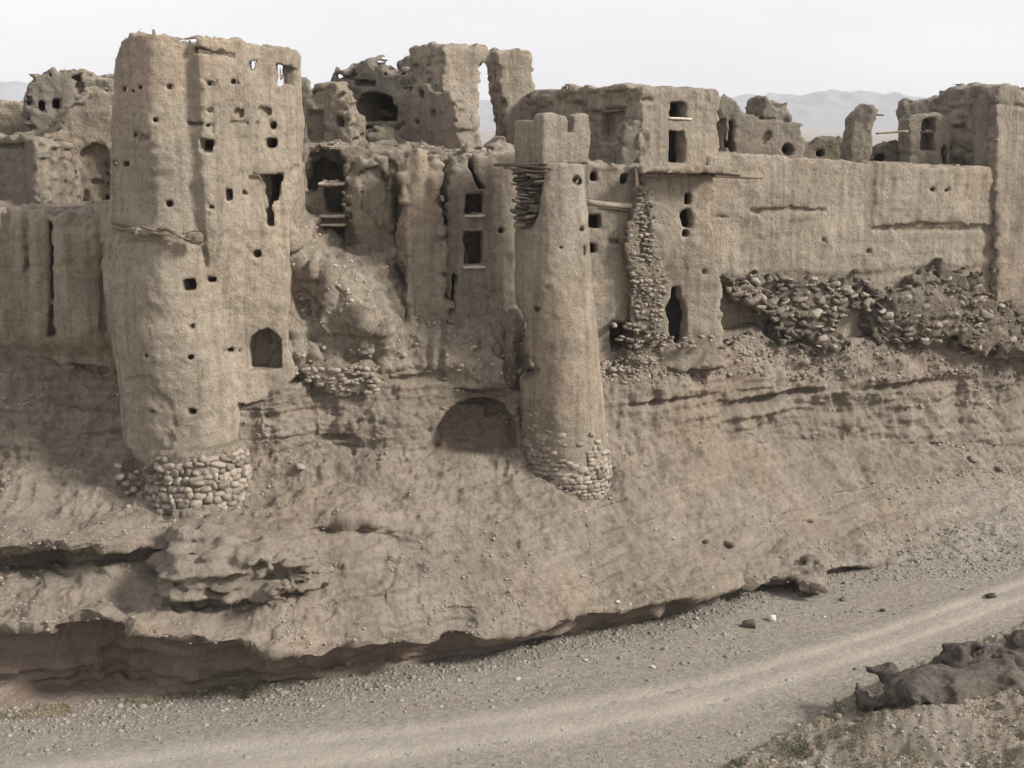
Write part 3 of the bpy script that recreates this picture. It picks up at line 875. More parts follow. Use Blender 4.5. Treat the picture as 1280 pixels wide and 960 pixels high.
    for (px, py, s_) in ((150,596,.3),(158,604,.24),(168,612,.26),(176,604,.2),(148,582,.2),(166,596,.22),(182,616,.2),(160,616,.18),(172,590,.2)):
        stone(t, at(px, py, 37.9 - (px-150)*.012), (s_*1.2, s_, s_*.7), random.choice(('stone', 'stone_dark')), rel=v.o)
    # broken ledge of mud and brushwood at mid height
    led = Vol(195, 292, 37.3, 0, 0.045)
    led.grid(-1.75, 1.5, -0.35, 0.9, -0.45, 0.45)
    prof_ = 0.14*led.noise((0.5, 0.4, 3)) + 0.08*np.sin(led.U*3.1)
    uu = led.U
    rc = np.sqrt((uu - 0.72)**2 + (led.W - 1.95)**2) - 2.16
    slab = smax(np.abs(rc + 0.02) - 0.14, np.abs(led.Z - 0.03 + 0.10*uu - prof_) - 0.07 - 0.03*led.noise(0.3), 0.05)
    slab = np.maximum(slab, led.U - 0.75)
    lump2 = np.sqrt(((uu-1.12)/1.6)**2 + (led.W+.05)**2 + ((led.Z+.13)/1.1)**2) - 0.17
    slab = np.minimum(slab, lump2) + 0.05*led.noise(0.16) + 0.025*led.noise(0.08)
    lo = obj('broken_ledge', led.mesh('broken_ledge', slab), M['adobe_rough'], t, tuple(led.o - v.o))
    tag(lo, 'crumbling ledge jutting around the middle of the tower')
    for i, (pa, pb) in enumerate((((142,285),(196,291)),((150,295),(218,302)),((176,283),(222,298)),((186,292),(238,300)),((140,279),(172,283)),((228,292),(248,287)))):
        w = lambda px: 39.2 - math.sqrt(max(0.1, 2.3**2 - ((px-222)/40.5)**2)) 
        log(t, at(pa[0], pa[1], w(pa[0])), at(pb[0], pb[1], w(pb[0])), 0.04, 0.025, v.o, 'wood', 'stick', i)
    # timber over the slot window
    a_, b_ = at(317, 216, 38.75), at(345, 216, 39.3)
    log(t, a_, b_, 0.05, 0.045, v.o, 'wood', 'lintel', 31)
    return t
big_tower()

# ------------------------------------------------------------------ the slim tower
def slim_tower():
    v = Vol(700, 612, 41.6, 0, 0.062)
    zof = lambda py: v.uz(700, py, 0)[1]
    zb = zof(632)
    v.grid(-2.1, 2.1, -1.9, 1.9, zb, zof(196))
    zl = v.Z.ravel()
    uof = lambda px, py: v.uz(px, py, 0)[0]
    cu = np.interp(zl, [zof(590), zof(480), zof(350), zof(205)], [uof(709,590), uof(702,480), uof(692,350), uof(688,205)])[None, None, :]
    r = np.interp(zl, [zb, zof(575), zof(480), zof(350), zof(205)], [1.56, 1.43, 1.36, 1.23, 1.10])[None, None, :]
    body = np.sqrt((v.U-cu)**2 + v.W**2) - r + 0.0*v.Z
    Fv = smax(body, v.Z - zof(203), 0.08)
    # torn left side, where the skin has fallen from the shaft
    tear = sd_poly(v.pts([(626,376),(648,384),(660,400),(656,440),(674,462),(668,476),(626,480)], -1.0), v.U[:, :, 0], v.Z[0])[:, None, :]
    Fv = smax(Fv, -(tear + 0.08*v.noise(0.3)), 0.1)
    # open recess under the parapet, left
    rec = sd_poly(v.pts([(628,206),(681,206),(679,240),(674,270),(664,288),(628,286)], -1.1), v.U[:, :, 0], v.Z[0])[:, None, :]
    Fv = np.maximum(Fv, -np.maximum(rec + 0.04*v.noise(0.3), v.W - (-0.55)))
    Fv = Fv + v.rough(0.55, 0.01, 0.01)
    Fv = v.holes(Fv, [(722,227,13,12,.6,'c'),(701,309,8,8,.3,'c'),(728,287,6,6,.3),(730,315,4,14,.1),(672,387,7,6,.2),(684,360,5,5,.1)], w0=-1.1, wmax=.6)
    t = thing('watch_tower', 'slim tapering round mud tower with a small notched parapet', 'tower', tuple(v.o))
    obj('shaft', v.mesh('shaft', Fv), M['adobe'], t, (0, 0, 0))
    # parapet block
    p = Vol(678, 206, 40.35, 30, 0.05)
    L = 1.75
    zt = p.uz(678, 143)[1]
    p.grid(-.2, L+.2, -.2, L+.2, -0.05, zt+.25)
    top = zt + 0.06*np.sin(p.U*5) 
    Fp = smax(smax(np.maximum(-p.U, p.U-L), np.maximum(-p.W, p.W-L), 0.1), np.maximum(p.Z - top, -p.Z), 0.1)
    Fp = np.maximum(Fp, -np.maximum(np.maximum(0.28-p.U, p.U-(L-.28)), np.maximum(np.maximum(.28-p.W, p.W-(L-.28)), zt-0.9-p.Z)))
    nt_ = sd_poly(p.pts([(708,130),(719,130),(717,166),(709,166)]), p.U[:, :, 0], p.Z[0])[:, None, :]
    Fp = np.maximum(Fp, -np.maximum(nt_, p.W-0.5))
    cut = p.Z - (zt - 0.18) 
    Fp = smax(Fp, np.where((p.W > 0.6), cut, -9), 0.1)
    Fp = Fp + p.rough(0.45, .01, .0)
    obj('parapet', p.mesh('parapet', Fp), M['adobe'], t, tuple(p.o - v.o), p.th)
    # layers of flat stone and brushwood filling the recess
    for i in range(42):
        zz = random.uniform(210, 288)
        pxx = random.uniform(648, 678 - max(0, (zz-250)*0.35))
        q = at(pxx, zz, 40.75 + (678-pxx)*0.008 + random.uniform(-.06, .1))
        stone(t, q, (random.uniform(.3, .6), random.uniform(.25, .4), random.uniform(.06, .12)), 'stone_dark', (random.uniform(-.25, .25), random.uniform(-.2, .2), random.uniform(-.5, .5)), rel=v.o)
    log(t, at(618, 206, 41.5), at(690, 211, 40.3), 0.06, 0.05, v.o, 'wood', 'beam', 5)
    log(t, at(630, 209, 41.3), at(684, 214, 40.5), 0.04, 0.04, v.o, 'wood', 'beam', 6)
    # cobbles
    zz = zb + 0.32
    zt2 = zof(490)
    cnt = 0
    while zz < zt2:
        rr = np.interp(zz, zl, r.ravel()); cc = np.interp(zz, zl, cu.ravel())
        hgt = random.uniform(.12, .17)
        a = R(-188) + random.uniform(0, .2)
        f = (zz - zb)/(zt2 - zb)
        while a < R(8):
            wdt = random.uniform(.16, .33); da = wdt/rr; am = a + da/2
            lft = sstep(R(-60), R(-170), am)
            prob = 1.0 if f < .36 + .12*lft else max(0, (.75 + .35*lft - f)*1.5)
            if random.random() < prob and cnt < 300:
                q_ = rr - .02 - .05*max(0, f - .3)
                stone(t, np.array([cc + q_*math.cos(am), q_*math.sin(am), zz + random.uniform(-.04, .04)]), (wdt*1.05, random.uniform(.12, .18), hgt*random.uniform(.8, 1.25)), 'stone' if random.random() < .75 or f > .35 else 'stone_dark',
                      (random.uniform(-.3, .3), random.uniform(-.3, .3), am + math.pi/2 + random.uniform(-.25, .25))); cnt += 1
            a += da
        zz += hgt*.95
    return t
slim_tower()

# ------------------------------------------------------------------ left side
def panels(v, Fv):
    ed = [v.uz(p_, 350)[0] for p_ in (-230, -150, -80, -30, 8, 34, 62, 128, 170)]
    zt = v.uz(60, 262)[1]; zb_ = v.uz(60, 440)[1]
    u = v.U.ravel(); bul = np.zeros_like(u)
    for a_, b_ in zip(ed[:-1], ed[1:]):
        t_ = np.clip((u - a_)/(b_ - a_), 0, 1); ins = (u >= a_) & (u < b_)
        bul = np.where(ins, 0.30*(4*t_*(1-t_))**0.6 * min(1, (b_-a_)/1.2), bul)
    vert = sstep(zb_ - .3, zb_ + 1.0, v.Z)*(1 - 0.75*sstep(zt - 1.0, zt + .1, v.Z))
    low = 0.22*sstep(zb_ + .5, zb_ - .3, v.Z + 0.3*v.noise((.8, .8, 2)))
    return Fv + np.where(v.W < .9, 0.16 - bul[:, None, None]*vert + low, 0)
ruin('curtain_wall', 'low mud curtain wall split by long vertical cracks, left of the tall tower', 'wall', 60, 450, 40.8, 3, extra=panels, outline=
     [(-230,520),(-230,262),(-100,256),(0,258),(28,260),(70,264),(96,262),(122,256),(160,262),(160,530),(90,525),(60,520),(0,520)], thick=1.6,
     holes=[([(59,276),(64,276),(66,330),(65,400),(70,422),(58,422),(61,380),(60,330)],.5),([(30,272),(35,274),(36,330),(31,340)],.12),([(126,300),(131,300),(130,420),(125,410)],.12),
            ([(86,458),(120,460),(132,466),(128,470),(100,470),(88,466)],.2),(4,285,10,40,.15),(3,270,8,30,.15),(100,274,24,16,.12,'c')], mat='adobe', h=0.075, streak=0.06, amp=.9)
ruin('ruined_wall', 'sloping ruined mud wall with ragged dark hole, behind the curtain wall', 'wall', 80, 262, 46, 20,
     [(36,300),(38,190),(46,176),(62,168),(74,150),(88,132),(104,122),(122,118),(150,120),(150,300)], 2.2,
     holes=[([(56,258),(54,240),(66,228),(80,232),(86,250),(86,262)],1.2),([(96,262),(94,215),(100,190),(116,178),(132,182),(138,200),(138,262)],.35),(130,206,14,8,.4),(84,208,9,9,.3),(72,214,12,14,.3,'c'),(72,180,10,7,.3),([(112,226),(138,226),(138,230),(112,230)],.5),(107,245,6,16,.5)],
     mat='adobe_rough', amp=1.3, ragged=.16)
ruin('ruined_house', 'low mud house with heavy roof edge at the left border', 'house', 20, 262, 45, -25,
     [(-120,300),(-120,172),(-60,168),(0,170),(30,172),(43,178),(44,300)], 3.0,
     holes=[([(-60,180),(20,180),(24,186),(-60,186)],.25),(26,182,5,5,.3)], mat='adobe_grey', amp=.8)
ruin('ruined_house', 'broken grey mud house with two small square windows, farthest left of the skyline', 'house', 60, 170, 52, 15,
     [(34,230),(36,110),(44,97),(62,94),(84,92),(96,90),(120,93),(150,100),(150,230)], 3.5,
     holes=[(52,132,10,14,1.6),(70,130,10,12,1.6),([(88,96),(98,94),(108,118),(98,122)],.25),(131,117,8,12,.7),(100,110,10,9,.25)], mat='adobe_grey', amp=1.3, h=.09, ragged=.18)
ruin('ruined_wall', 'plain brown mud wall on the left skyline below the far mountain', 'wall', 0, 180, 56, 5,
     [(-160,240),(-160,140),(-80,128),(-20,126),(20,130),(34,138),(45,150),(45,240)], 2, mat='adobe_rough', amp=1.2, h=.1)

# ------------------------------------------------------------------ centre: retaining house front under the upper ruins
ruin('house_front', 'hollowed mud house front with dark stacked openings beside the tall tower', 'house', 470, 470, 43.6, 4,
     [(366,520),(366,205),(374,182),(400,180),(440,186),(520,188),(580,188),(580,520)], 3.0,
     holes=[([(381,238),(380,205),(388,192),(404,184),(424,188),(432,202),(431,226),(402,227),(396,240)],2.1),([(404,232),(428,232),(427,265),(406,265)],2.2),
            ([(398,283),(430,283),(430,306),(412,300)],1.0),([(440,205),(470,195),(500,210),(505,280),(470,296),(444,284)],.12),([(440,282),(500,284),(508,288),(470,290),(444,287)],.12)],
     mat='adobe_rough', amp=1.25, ragged=.12, streak=.05, wob=.05, hollow=(.55, None))
t_front = [o for o in COL.objects if o.name.startswith('house_front')][0]
ruin('eroded_buttress', 'rough eroded pebbly buttress standing out between the two house fronts', 'wall', 530, 460, 42.15, 8,
     [(512,470),(504,400),(500,330),(506,260),(503,215),(514,196),(532,193),(546,206),(553,250),(560,320),(560,380),(566,420),(570,470)], 1.6,
     mat='adobe_rough', amp=1.25, ragged=.10, k=.3, strata=.02, streak=.11)
ruin('eroded_buttress', 'smaller hollowed mud buttress right of the dark stacked openings', 'wall', 465, 400, 42.9, 2,
     [(436,400),(434,330),(438,270),(436,222),(446,200),(462,194),(480,200),(490,230),(494,290),(500,340),(500,400)], 1.4,
     holes=[([(448,214),(470,206),(484,222),(486,262),(468,276),(450,262)],.22)], mat='adobe_rough', amp=1.2, ragged=.10, k=.3, streak=.10)

t, v = ruin('house_front', 'sunlit mud house front with two square windows beside the slim tower', 'house', 600, 440, 43.0, 14,
     [(556,520),(558,330),(562,215),(572,196),(592,190),(640,192),(676,196),(676,520)], 2.4,
     holes=[(593,254,24,26,1.9),(592,310,24,42,1.9),(626,288,9,9,.35,'c'),([(584,196),(590,194),(594,214),(608,236),(600,240),(590,220)],.3),([(566,340),(572,344),(566,396),(562,400)],.5),([(612,365),(622,362),(620,392),(612,388)],.1)],
     mat='adobe', parts=True, amp=.8, hollow=(.5, None))
for (px, py, w) in ((593, 270, 26), (592, 334, 28)):
    a_, b_ = v.uz(px-w/2, py), v.uz(px+w/2, py)
    c = v.o + np.array([v.c*(a_[0]+b_[0])/2, v.s*(a_[0]+b_[0])/2, a_[1]])
    slab_part(t, c, (b_[0]-a_[0], .34, .09), v.th, v.o, 'lime', 'window_sill')
for (px, py, w) in ((593, 238, 28), (592, 287, 28)):
    a_, b_ = v.uz(px-w/2, py), v.uz(px+w/2, py)
    log(t, v.o + np.array([v.c*a_[0], v.s*a_[0], a_[1]]), v.o + np.array([v.c*b_[0], v.s*b_[0], b_[1]]), .05, .05, v.o, 'wood', 'lintel', 9)

# pale ledges in the stacked openings
th2 = None
for (px, py, w) in ((415, 230, 34), (416, 270, 34), (410, 281, 46)):
    a_, b_ = at(px-w/2, py, 43.5), at(px+w/2, py, 43.5)
    s_ = slab_part(t_front, (a_+b_)/2, (b_[0]-a_[0], .45, .10), 0, np.array(t_front.location), 'lime', 'window_sill')
    s_.rotation_euler = (0, 0, -R(4)); L_ = (a_+b_)/2 - np.array(t_front.location)
    c_, s__ = math.cos(-R(4)), math.sin(-R(4))
    s_.location = (c_*L_[0]-s__*L_[1], s__*L_[0]+c_*L_[1], L_[2])

# fallen wall debris between the towers: a talus sheet leaning on the house fronts
def tps(ctrl, X, Y):
    C = np.array(ctrl, float); n = len(C)
    sc = 100.0
    def Uf(d2): return np.where(d2 > 0, d2*np.log(np.maximum(d2, 1e-9)), 0)
    A_ = C[:, :2]/sc
    Km = Uf(((A_[:, None]-A_[None])**2).sum(-1)) + 0.002*np.eye(n)
    Pm = np.concatenate([np.ones((n, 1)), A_], 1)
    Mx = np.block([[Km, Pm], [Pm.T, np.zeros((3, 3))]])
    w = np.linalg.solve(Mx, np.concatenate([C[:, 2], [0, 0, 0]]))
    out = w[n] + w[n+1]*X/sc + w[n+2]*Y/sc
    for i in range(n):
        out = out + w[i]*Uf((X/sc-A_[i, 0])**2 + (Y/sc-A_[i, 1])**2)
    return out
ctrl = [(365,272,41.4),(352,268,41.6),(380,276,42.4),(395,296,42.5),(430,318,42.5),(470,318,42.7),(500,312,42.9),(530,400,42.2),(560,398,42.9),(640,400,43.1),(655,400,43.3),
        (632,440,42.2),(650,440,43.2),(640,470,41.9),(655,465,42.8),(560,470,41.45),(480,474,41.0),(400,476,40.7),(360,462,40.2),(357,400,40.3),(357,330,40.9),(400,400,40.9),(500,390,42.2),(480,430,41.2),
        (440,440,41.0),(420,290,44.6),(460,290,44.8),(520,330,44.6),(600,350,45.2),(655,350,45.2),(345,260,43),(375,255,43.6),(342,480,41),(345,492,41.2),(400,494,41.6),(500,490,41.9),(655,490,42.6),(372,292,40.7),(400,332,40.6),(430,368,40.5),(462,402,40.45),(385,385,41.1)]
gx, gy = np.meshgrid(np.linspace(340, 660, 300), np.linspace(250, 484, 250))
TY = tps(ctrl, gx, gy)
TP = at(gx, gy, TY)
Nn = grid_normals(TP); Nn = np.where(Nn[..., 1:2] > 0, -Nn, Nn)
dd = 0.12*pnoise(TP, 1.2, 70) + 0.30*np.abs(pnoise(TP, (0.42, 0.42, 3.0), 71)) + 0.10*(0.5 - np.abs(pnoise(TP, 0.35, 76))) + 0.08*pnoise(TP, 0.28, 72) + 0.045*pnoise(TP, 0.13, 73) + 0.12*pnoise(TP, (1.6, 1.6, .25), 74)
TP = TP + Nn*dd[..., None]
me = mesh_np('debris_slope', TP.reshape(-1, 3), grid_quads(250, 300))
tag(obj('debris_slope', me, M['adobe_rough']), 'slope of collapsed mud wall debris between the two towers', kind='structure')
TALUS = TP
# footing of stones at the lower edge of the debris
t, v = ruin('stone_footing', 'broken strip of rubble stone footing under the debris, right of the arched niche', 'wall', 420, 480, 40.1, 4,
     [(352,470),(356,458),(400,455),(460,457),(472,462),(474,490),(460,495),(430,494),(410,486),(390,474),(366,468)], 0.9, mat='rubble', parts=True, amp=.8, h=.06)
for i in range(70):
    pxx = random.uniform(362, 472); lo_ = np.interp(pxx, [360, 410, 474], [468, 486, 492]); pyy = random.uniform(459, lo_)
    stone(t, at(pxx, pyy, 40.12 + (pxx-420)*.002), (random.uniform(.14, .3), .2, random.uniform(.1, .16)), 'stone', (random.uniform(-.2, .2), random.uniform(-.2, .2), random.uniform(-.3, .3)), rel=v.o)

# ------------------------------------------------------------------ centre skyline
ruin('ruined_wall', 'small rounded mud stump just right of the tall tower on the skyline', 'wall', 382, 190, 48, 10,
     [(372,240),(372,112),(374,99),(382,96),(389,100),(392,118),(396,240)], 1.2, mat='adobe_grey', ragged=.06)
ruin('ruined_wall', 'torn mud wall with pale slanting broken edge above the stacked openings', 'wall', 410, 190, 46.2, -12,
     [(376,230),(378,130),(390,112),(404,106),(416,104),(424,118),(432,140),(438,160),(442,185),(444,230)], 1.3,
     holes=[([(382,140),(404,138),(404,176),(384,178)],.2),([(420,142),(428,146),(430,160),(420,158)],.3)], mat='adobe_rough', amp=1.4, ragged=.15)
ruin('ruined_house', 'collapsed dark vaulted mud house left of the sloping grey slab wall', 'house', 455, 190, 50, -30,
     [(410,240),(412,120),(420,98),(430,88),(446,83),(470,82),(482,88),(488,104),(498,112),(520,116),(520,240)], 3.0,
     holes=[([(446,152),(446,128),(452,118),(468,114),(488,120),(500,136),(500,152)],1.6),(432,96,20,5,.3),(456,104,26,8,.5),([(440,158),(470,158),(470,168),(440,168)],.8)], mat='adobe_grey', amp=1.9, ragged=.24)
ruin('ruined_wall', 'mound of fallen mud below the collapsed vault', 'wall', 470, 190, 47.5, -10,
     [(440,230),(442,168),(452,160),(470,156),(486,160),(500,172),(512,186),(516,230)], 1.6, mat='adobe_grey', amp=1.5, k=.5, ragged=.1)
ruin('ruined_wall', 'small arched mud fragment left of the highest central block', 'wall', 512, 140, 50.5, -10,
     [(497,200),(498,90),(502,78),(510,72),(518,70),(524,74),(526,84),(524,100),(526,200)], 1.0, holes=[([(522,78),(526,78),(527,96),(522,96)],2)], mat='adobe_grey', ragged=.08)
ruin('ruined_house', 'highest central mud block with sunlit corner on the skyline', 'house', 556, 190, 47.2, 32,
     [(556,240),(553,58),(556,54),(572,56),(592,58),(610,60),(612,66),(608,76),(601,84),(600,130),(599,170),(602,186),(602,240)], 2.4,
     holes=[([(548,50),(552,50),(552,60),(548,60)],.2)], mat='adobe', amp=.9, ragged=.08)
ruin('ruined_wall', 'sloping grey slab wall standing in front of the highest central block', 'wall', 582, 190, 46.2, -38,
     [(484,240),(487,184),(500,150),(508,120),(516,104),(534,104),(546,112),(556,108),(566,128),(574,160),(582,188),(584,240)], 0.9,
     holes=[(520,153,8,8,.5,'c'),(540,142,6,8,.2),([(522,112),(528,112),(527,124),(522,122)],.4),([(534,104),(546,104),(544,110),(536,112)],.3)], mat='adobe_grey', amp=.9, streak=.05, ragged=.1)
ruin('ruined_wall', 'upright mud pier right of the narrow sky gap, on the central skyline', 'wall', 640, 190, 51, 18,
     [(640,240),(632,130),(626,106),(625,84),(620,75),(619,66),(625,62),(645,61),(660,64),(666,72),(668,100),(672,130),(672,240)], 1.6, mat='adobe', amp=.9, ragged=.07)

ruin('ruined_wall', 'thin jagged wall tooth between the collapsed vault and the small arched fragment', 'wall', 486, 150, 53, 12,
     [(474,200),(476,108),(480,100),(486,96),(492,104),(500,98),(504,200)], .7, mat='adobe_grey', ragged=.12)
ruin('ruined_wall', 'broken low wall ends beside the rounded stump right of the tall tower', 'wall', 402, 190, 50, -20,
     [(388,240),(390,124),(398,112),(404,118),(410,108),(418,110),(422,240)], .8, mat='adobe_rough', ragged=.15)
ruin('ruined_wall', 'ragged mud wall between the tall tower and the two-windowed grey house', 'wall', 120, 190, 49, 10,
     [(92,240),(94,150),(100,128),(108,114),(118,108),(128,112),(136,106),(150,108),(152,240)], 1.0, holes=[(131,118,7,10,.6)], mat='adobe_rough', amp=1.2, ragged=.2)
ruin('ruined_wall', 'short broken wall stub on the edge above the buttress, before the slab wall', 'wall', 500, 192, 45.2, 10,
     [(470,220),(474,186),(484,180),(500,182),(520,178),(548,184),(560,190),(562,220)], .8, mat='adobe_rough', amp=1.2, ragged=.12)
ruin('ruined_wall', 'jagged thin wall remnant rising behind the right skyline house', 'wall', 1215, 180, 60, 6,
     [(1196,240),(1198,146),(1204,138),(1216,142),(1222,134),(1226,240)], .8, mat='adobe_rough', ragged=.14)

# two-faced house: long shaded side, short sunlit front
def house_shape(v, Fv):
    zt = v.uz(800, 104)[1]
    prof_ = np.interp(v.W.ravel(), [0, .8, 2, 4, 6, 7.6, 8.4, 8.9], [zt-.12, zt-.02, zt+.05, zt+.08, zt+.05, zt-.1, zt-.7, zt-2.0])[None, :, None]
    return smax(Fv, v.Z - prof_ + 0.12*v.noise((.5, .5, 2)), 0.2)
def house_side(v, Fv):
    Fv = side_hole(v, Fv, [(753,142),(780,138),(781,176),(755,178)], -1, .3)
    Fv = side_hole(v, Fv, [(752,170),(760,170),(760,148),(752,148)], -1, .5)
    for q in ([(676,106),(684,106),(684,110),(676,110)], [(690,108),(700,107),(700,111),(690,112)], [(706,107),(712,107),(712,111),(706,111)]):
        Fv = side_hole(v, Fv, q, -1, .4)
    return Fv
t, v = ruin('two_storey_house', 'large roofed mud house with dark window above a doorway on its sunlit front', 'house', 801, 215, 46, 38,
     [(801,262),(801,100),(846,105),(880,107),(896,110),(899,116),(898,262)], 8.6, holes=[(849,138,20,20,2.6),([(836,203),(837,163),(856,163),(857,203)],2.8),(812,126,12,8,.12,'c'),(884,120,6,16,.06)],
     mat='adobe', extra=house_shape, post=house_side, parts=True, amp=.75, h=.075, hollow=(.6, None))
a_, b_ = v.uz(835, 148), v.uz(864, 149)
log(t, v.o + np.array([v.c*a_[0], v.s*a_[0], a_[1]]), v.o + np.array([v.c*b_[0], v.s*b_[0], b_[1]]), .045, .045, v.o, 'lime', 'window_sill', 2)
w1, w2 = wz(v, 748, 138), wz(v, 784, 134)
log(t, v.o + np.array([-v.s*w1[0], v.c*w1[0], w1[1]]), v.o + np.array([-v.s*w2[0], v.c*w2[0], w2[1]]), .07, .07, v.o, 'wood', 'lintel', 3)
ruin('ruined_wall', 'small grey mud stub before the shaded side of the large roofed house', 'wall', 790, 205, 46.0, 15,
     [(778,216),(780,170),(784,156),(792,148),(800,152),(806,166),(806,216)], 1.0, mat='adobe_grey', ragged=.1)
ruin('ruined_wall', 'low pale lump of fallen mud between sky gap and slim tower parapet', 'wall', 625, 200, 44.2, 5,
     [(596,230),(600,186),(612,170),(624,160),(634,166),(644,176),(652,182),(660,200),(664,230)], 1.0, mat='adobe_rough', amp=1.5, k=.4)

# ------------------------------------------------------------------ middle right: balcony bay, rubble pier and canopied pavilion
t, v = ruin('house_front', 'narrow mud house bay with balcony panel and two small windows, right of the slim tower', 'house', 770, 430, 45.0, 16,
     [(728,480),(728,208),(740,205),(780,207),(806,210),(806,480)], 2.2,
     holes=[(743,277,15,15,1.7),(741,310,11,13,1.7),(742,220,9,12,.4),(781,224,9,12,.4),([(737,212),(797,213),(797,247),(737,246)],.07),(768,302,14,5,.2),(797,268,7,26,.3),([(762,402),(806,405),(812,440),(764,440)],.25)],
     mat='adobe', parts=True, amp=.8, hollow=(.5, None))
P1, P2 = at(733, 252, 44.75), at(803, 258, 45.2)
log(t, P1, P2, .10, .09, v.o, 'lime', 'beam', 12)
log(t, at(735, 261, 44.85), at(795, 266, 45.1), .05, .05, v.o, 'wood', 'beam', 13)
log(t, at(796, 208, 45.0), at(796, 252, 45.0), .06, .06, v.o, 'lime', 'post', 14)
for i in range(12):
    stone(t, at(random.uniform(764, 808), random.uniform(405, 438), 44.8), [random.uniform(.15, .32), random.uniform(.15, .3), random.uniform(.08, .15)], random.choice(('stone', 'stone_dark')), rel=v.o)

t, v = ruin('rubble_pier', 'pier of small rubble stones between the balcony bay and the canopied pavilion', 'wall', 806, 430, 44.92, 14,
     [(786,462),(790,370),(784,330),(782,296),(792,268),(800,236),(812,234),(826,280),(830,330),(828,400),(832,462)], 1.5, mat='rubble', parts=True, amp=1.0)
for i in range(290):
    pyy = random.uniform(232, 432)
    l_ = np.interp(pyy, [232, 270, 296, 330, 370, 435], [800, 792, 783, 786, 792, 788]); r_ = np.interp(pyy, [232, 280, 330, 435], [814, 828, 832, 832])
    pxx = random.uniform(l_, r_)
    uz_ = v.uz(pxx, pyy)
    stone(t, np.array([v.c*uz_[0] - .01*v.s, v.s*uz_[0] + .01*v.c, uz_[1]]), (random.uniform(.12, .24), random.uniform(.14, .2), random.uniform(.07, .14)), 'stone' if random.random() < .8 else 'stone_dark',
          (random.uniform(-.25, .25), random.uniform(-.4, .4), v.th + random.uniform(-.3, .3)))

t, v = ruin('pavilion_tower', 'square mud bay with stacked slit windows under a flat projecting canopy', 'tower', 850, 430, 45.2, 14,
     [(808,462),(812,300),(806,214),(890,216),(892,280),(896,340),(904,400),(908,462)], 2.6,
     holes=[(860,248,9,16,1.8),(858,273,13,22,1.8),(856,292,7,8,.6),([(838,424),(836,402),(833,386),(838,370),(842,359),(849,360),(851,374),(858,388),(857,405),(855,426),(848,432)],2.1),(880,340,6,6,.2,'c'),(895,295,5,60,.06)],
     mat='adobe', parts=True, amp=.75, hollow=(.5, None))
# canopy: thin mud slab on timbers
c1 = at(879, 213, 45.3)
slab_part(t, at(846, 212, 45.25), (3.0, 1.5, .22), R(10), v.o, 'adobe_rough', 'canopy', jit=.05)
for i in range(13):
    f = i/12
    a_ = at(806 + f*88, 216 + f*4, 44.45 + .6*f); b_ = a_ + np.array([-.3, 1.3, .03])
    log(t, a_, b_, .045, .045, v.o, 'wood', 'rafter', 40+i)
log(t, at(803, 219, 44.5), at(954, 222, 45.9), .07, .06, v.o, 'wood', 'beam', 60)
log(t, at(812, 214, 44.6), at(926, 218, 45.6), .06, .05, v.o, 'wood', 'beam', 61)
for i in range(26):
    pxx = random.uniform(812, 910); pyy = random.uniform(420, 436)
    stone(t, at(pxx, pyy, 44.9 + (pxx-850)*.006), [random.uniform(.12, .3), random.uniform(.12, .26), random.uniform(.07, .13)], random.choice(('stone', 'stone', 'stone_dark')), rel=v.o)

# ------------------------------------------------------------------ right: long wall, skyline behind it
def long_wall(v, Fv):
    # proud panel and horizontal scour lines
    pn = sd_poly(v.pts([(1094,180),(1244,180),(1243,286),(1090,284)]), v.U[:, :, 0], v.Z[0])[:, None, :]
    Fv = Fv - 0.09*sstep(0.05, -0.08, pn + 0.05*v.noise(.4)) * (v.W < 1)
    zl = v.uz(1000, 345)[1]
    Fv = Fv + 0.12*sstep(0.25, -0.1, v.Z - zl - 0.15*v.noise((1.2, 1, 2))) * (v.W < 1)
    return Fv
ruin('long_wall', 'long plain mud town wall running to the right border', 'wall', 1000, 440, 49.8, 24,
     [(884,460),(884,194),(920,191),(1000,197),(1060,202),(1100,206),(1160,209),(1245,212),(1300,212),(1500,214),(1500,450),(1240,450)], 1.9,
     holes=[([(938,262),(985,258),(1034,262),(1030,265),(985,264),(940,268)],.15),([(1090,284),(1150,278),(1242,282),(1242,288),(1150,290),(1090,288)],.14),([(1240,236),(1244,236),(1244,284),(1240,284)],.2),
            (1165,237,6,4,.3),(1183,238,6,4,.3),(1212,239,5,4,.2),(902,271,18,4,.12),(1086,314,6,6,.2),(1030,300,5,5,.12)], mat='adobe', amp=.85, h=.085, extra=long_wall, strata=.02, ragged=.06)
ruin('corner_tower', 'tall square mud tower with sunlit front at the right border', 'tower', 1246, 440, 53.6, 24,
     [(1246,446),(1246,116),(1245,108),(1262,103),(1290,112),(1300,122),(1400,124),(1400,446)], 3.4, holes=[([(1250,128),(1290,132),(1290,135),(1250,132)],.1)], mat='adobe', amp=.8, h=.09)
ruin('ruined_house', 'roofless mud house with slit doorway and horned gable behind the long wall', 'house', 950, 200, 51.5, 14,
     [(896,240),(898,124),(906,118),(914,124),(924,132),(938,142),(953,148),(955,124),(960,119),(968,128),(975,132),(982,124),(988,126),(992,140),(993,150),(1004,152),(1006,164),(1006,240)], 1.4,
     holes=[([(911,190),(911,150),(918,150),(919,190)],1.2),([(898,148),(909,148),(909,190),(898,190)],.25),(960,170,8,12,.2,'c'),(954,176,6,7,.2),(985,187,16,14,.9,'c'),([(940,146),(1004,150),(1004,153),(940,149)],.1)],
     mat='adobe_grey', amp=.8, ragged=.06)
ruin('ruined_wall', 'low dark brown mud wall in front of the distant mountains', 'wall', 1030, 200, 54, 8,
     [(980,240),(984,186),(1000,180),(1030,176),(1050,173),(1066,175),(1070,240)], 1.2, holes=[(1026,192,10,9,.6,'c')], mat='dark_earth', amp=1.0)
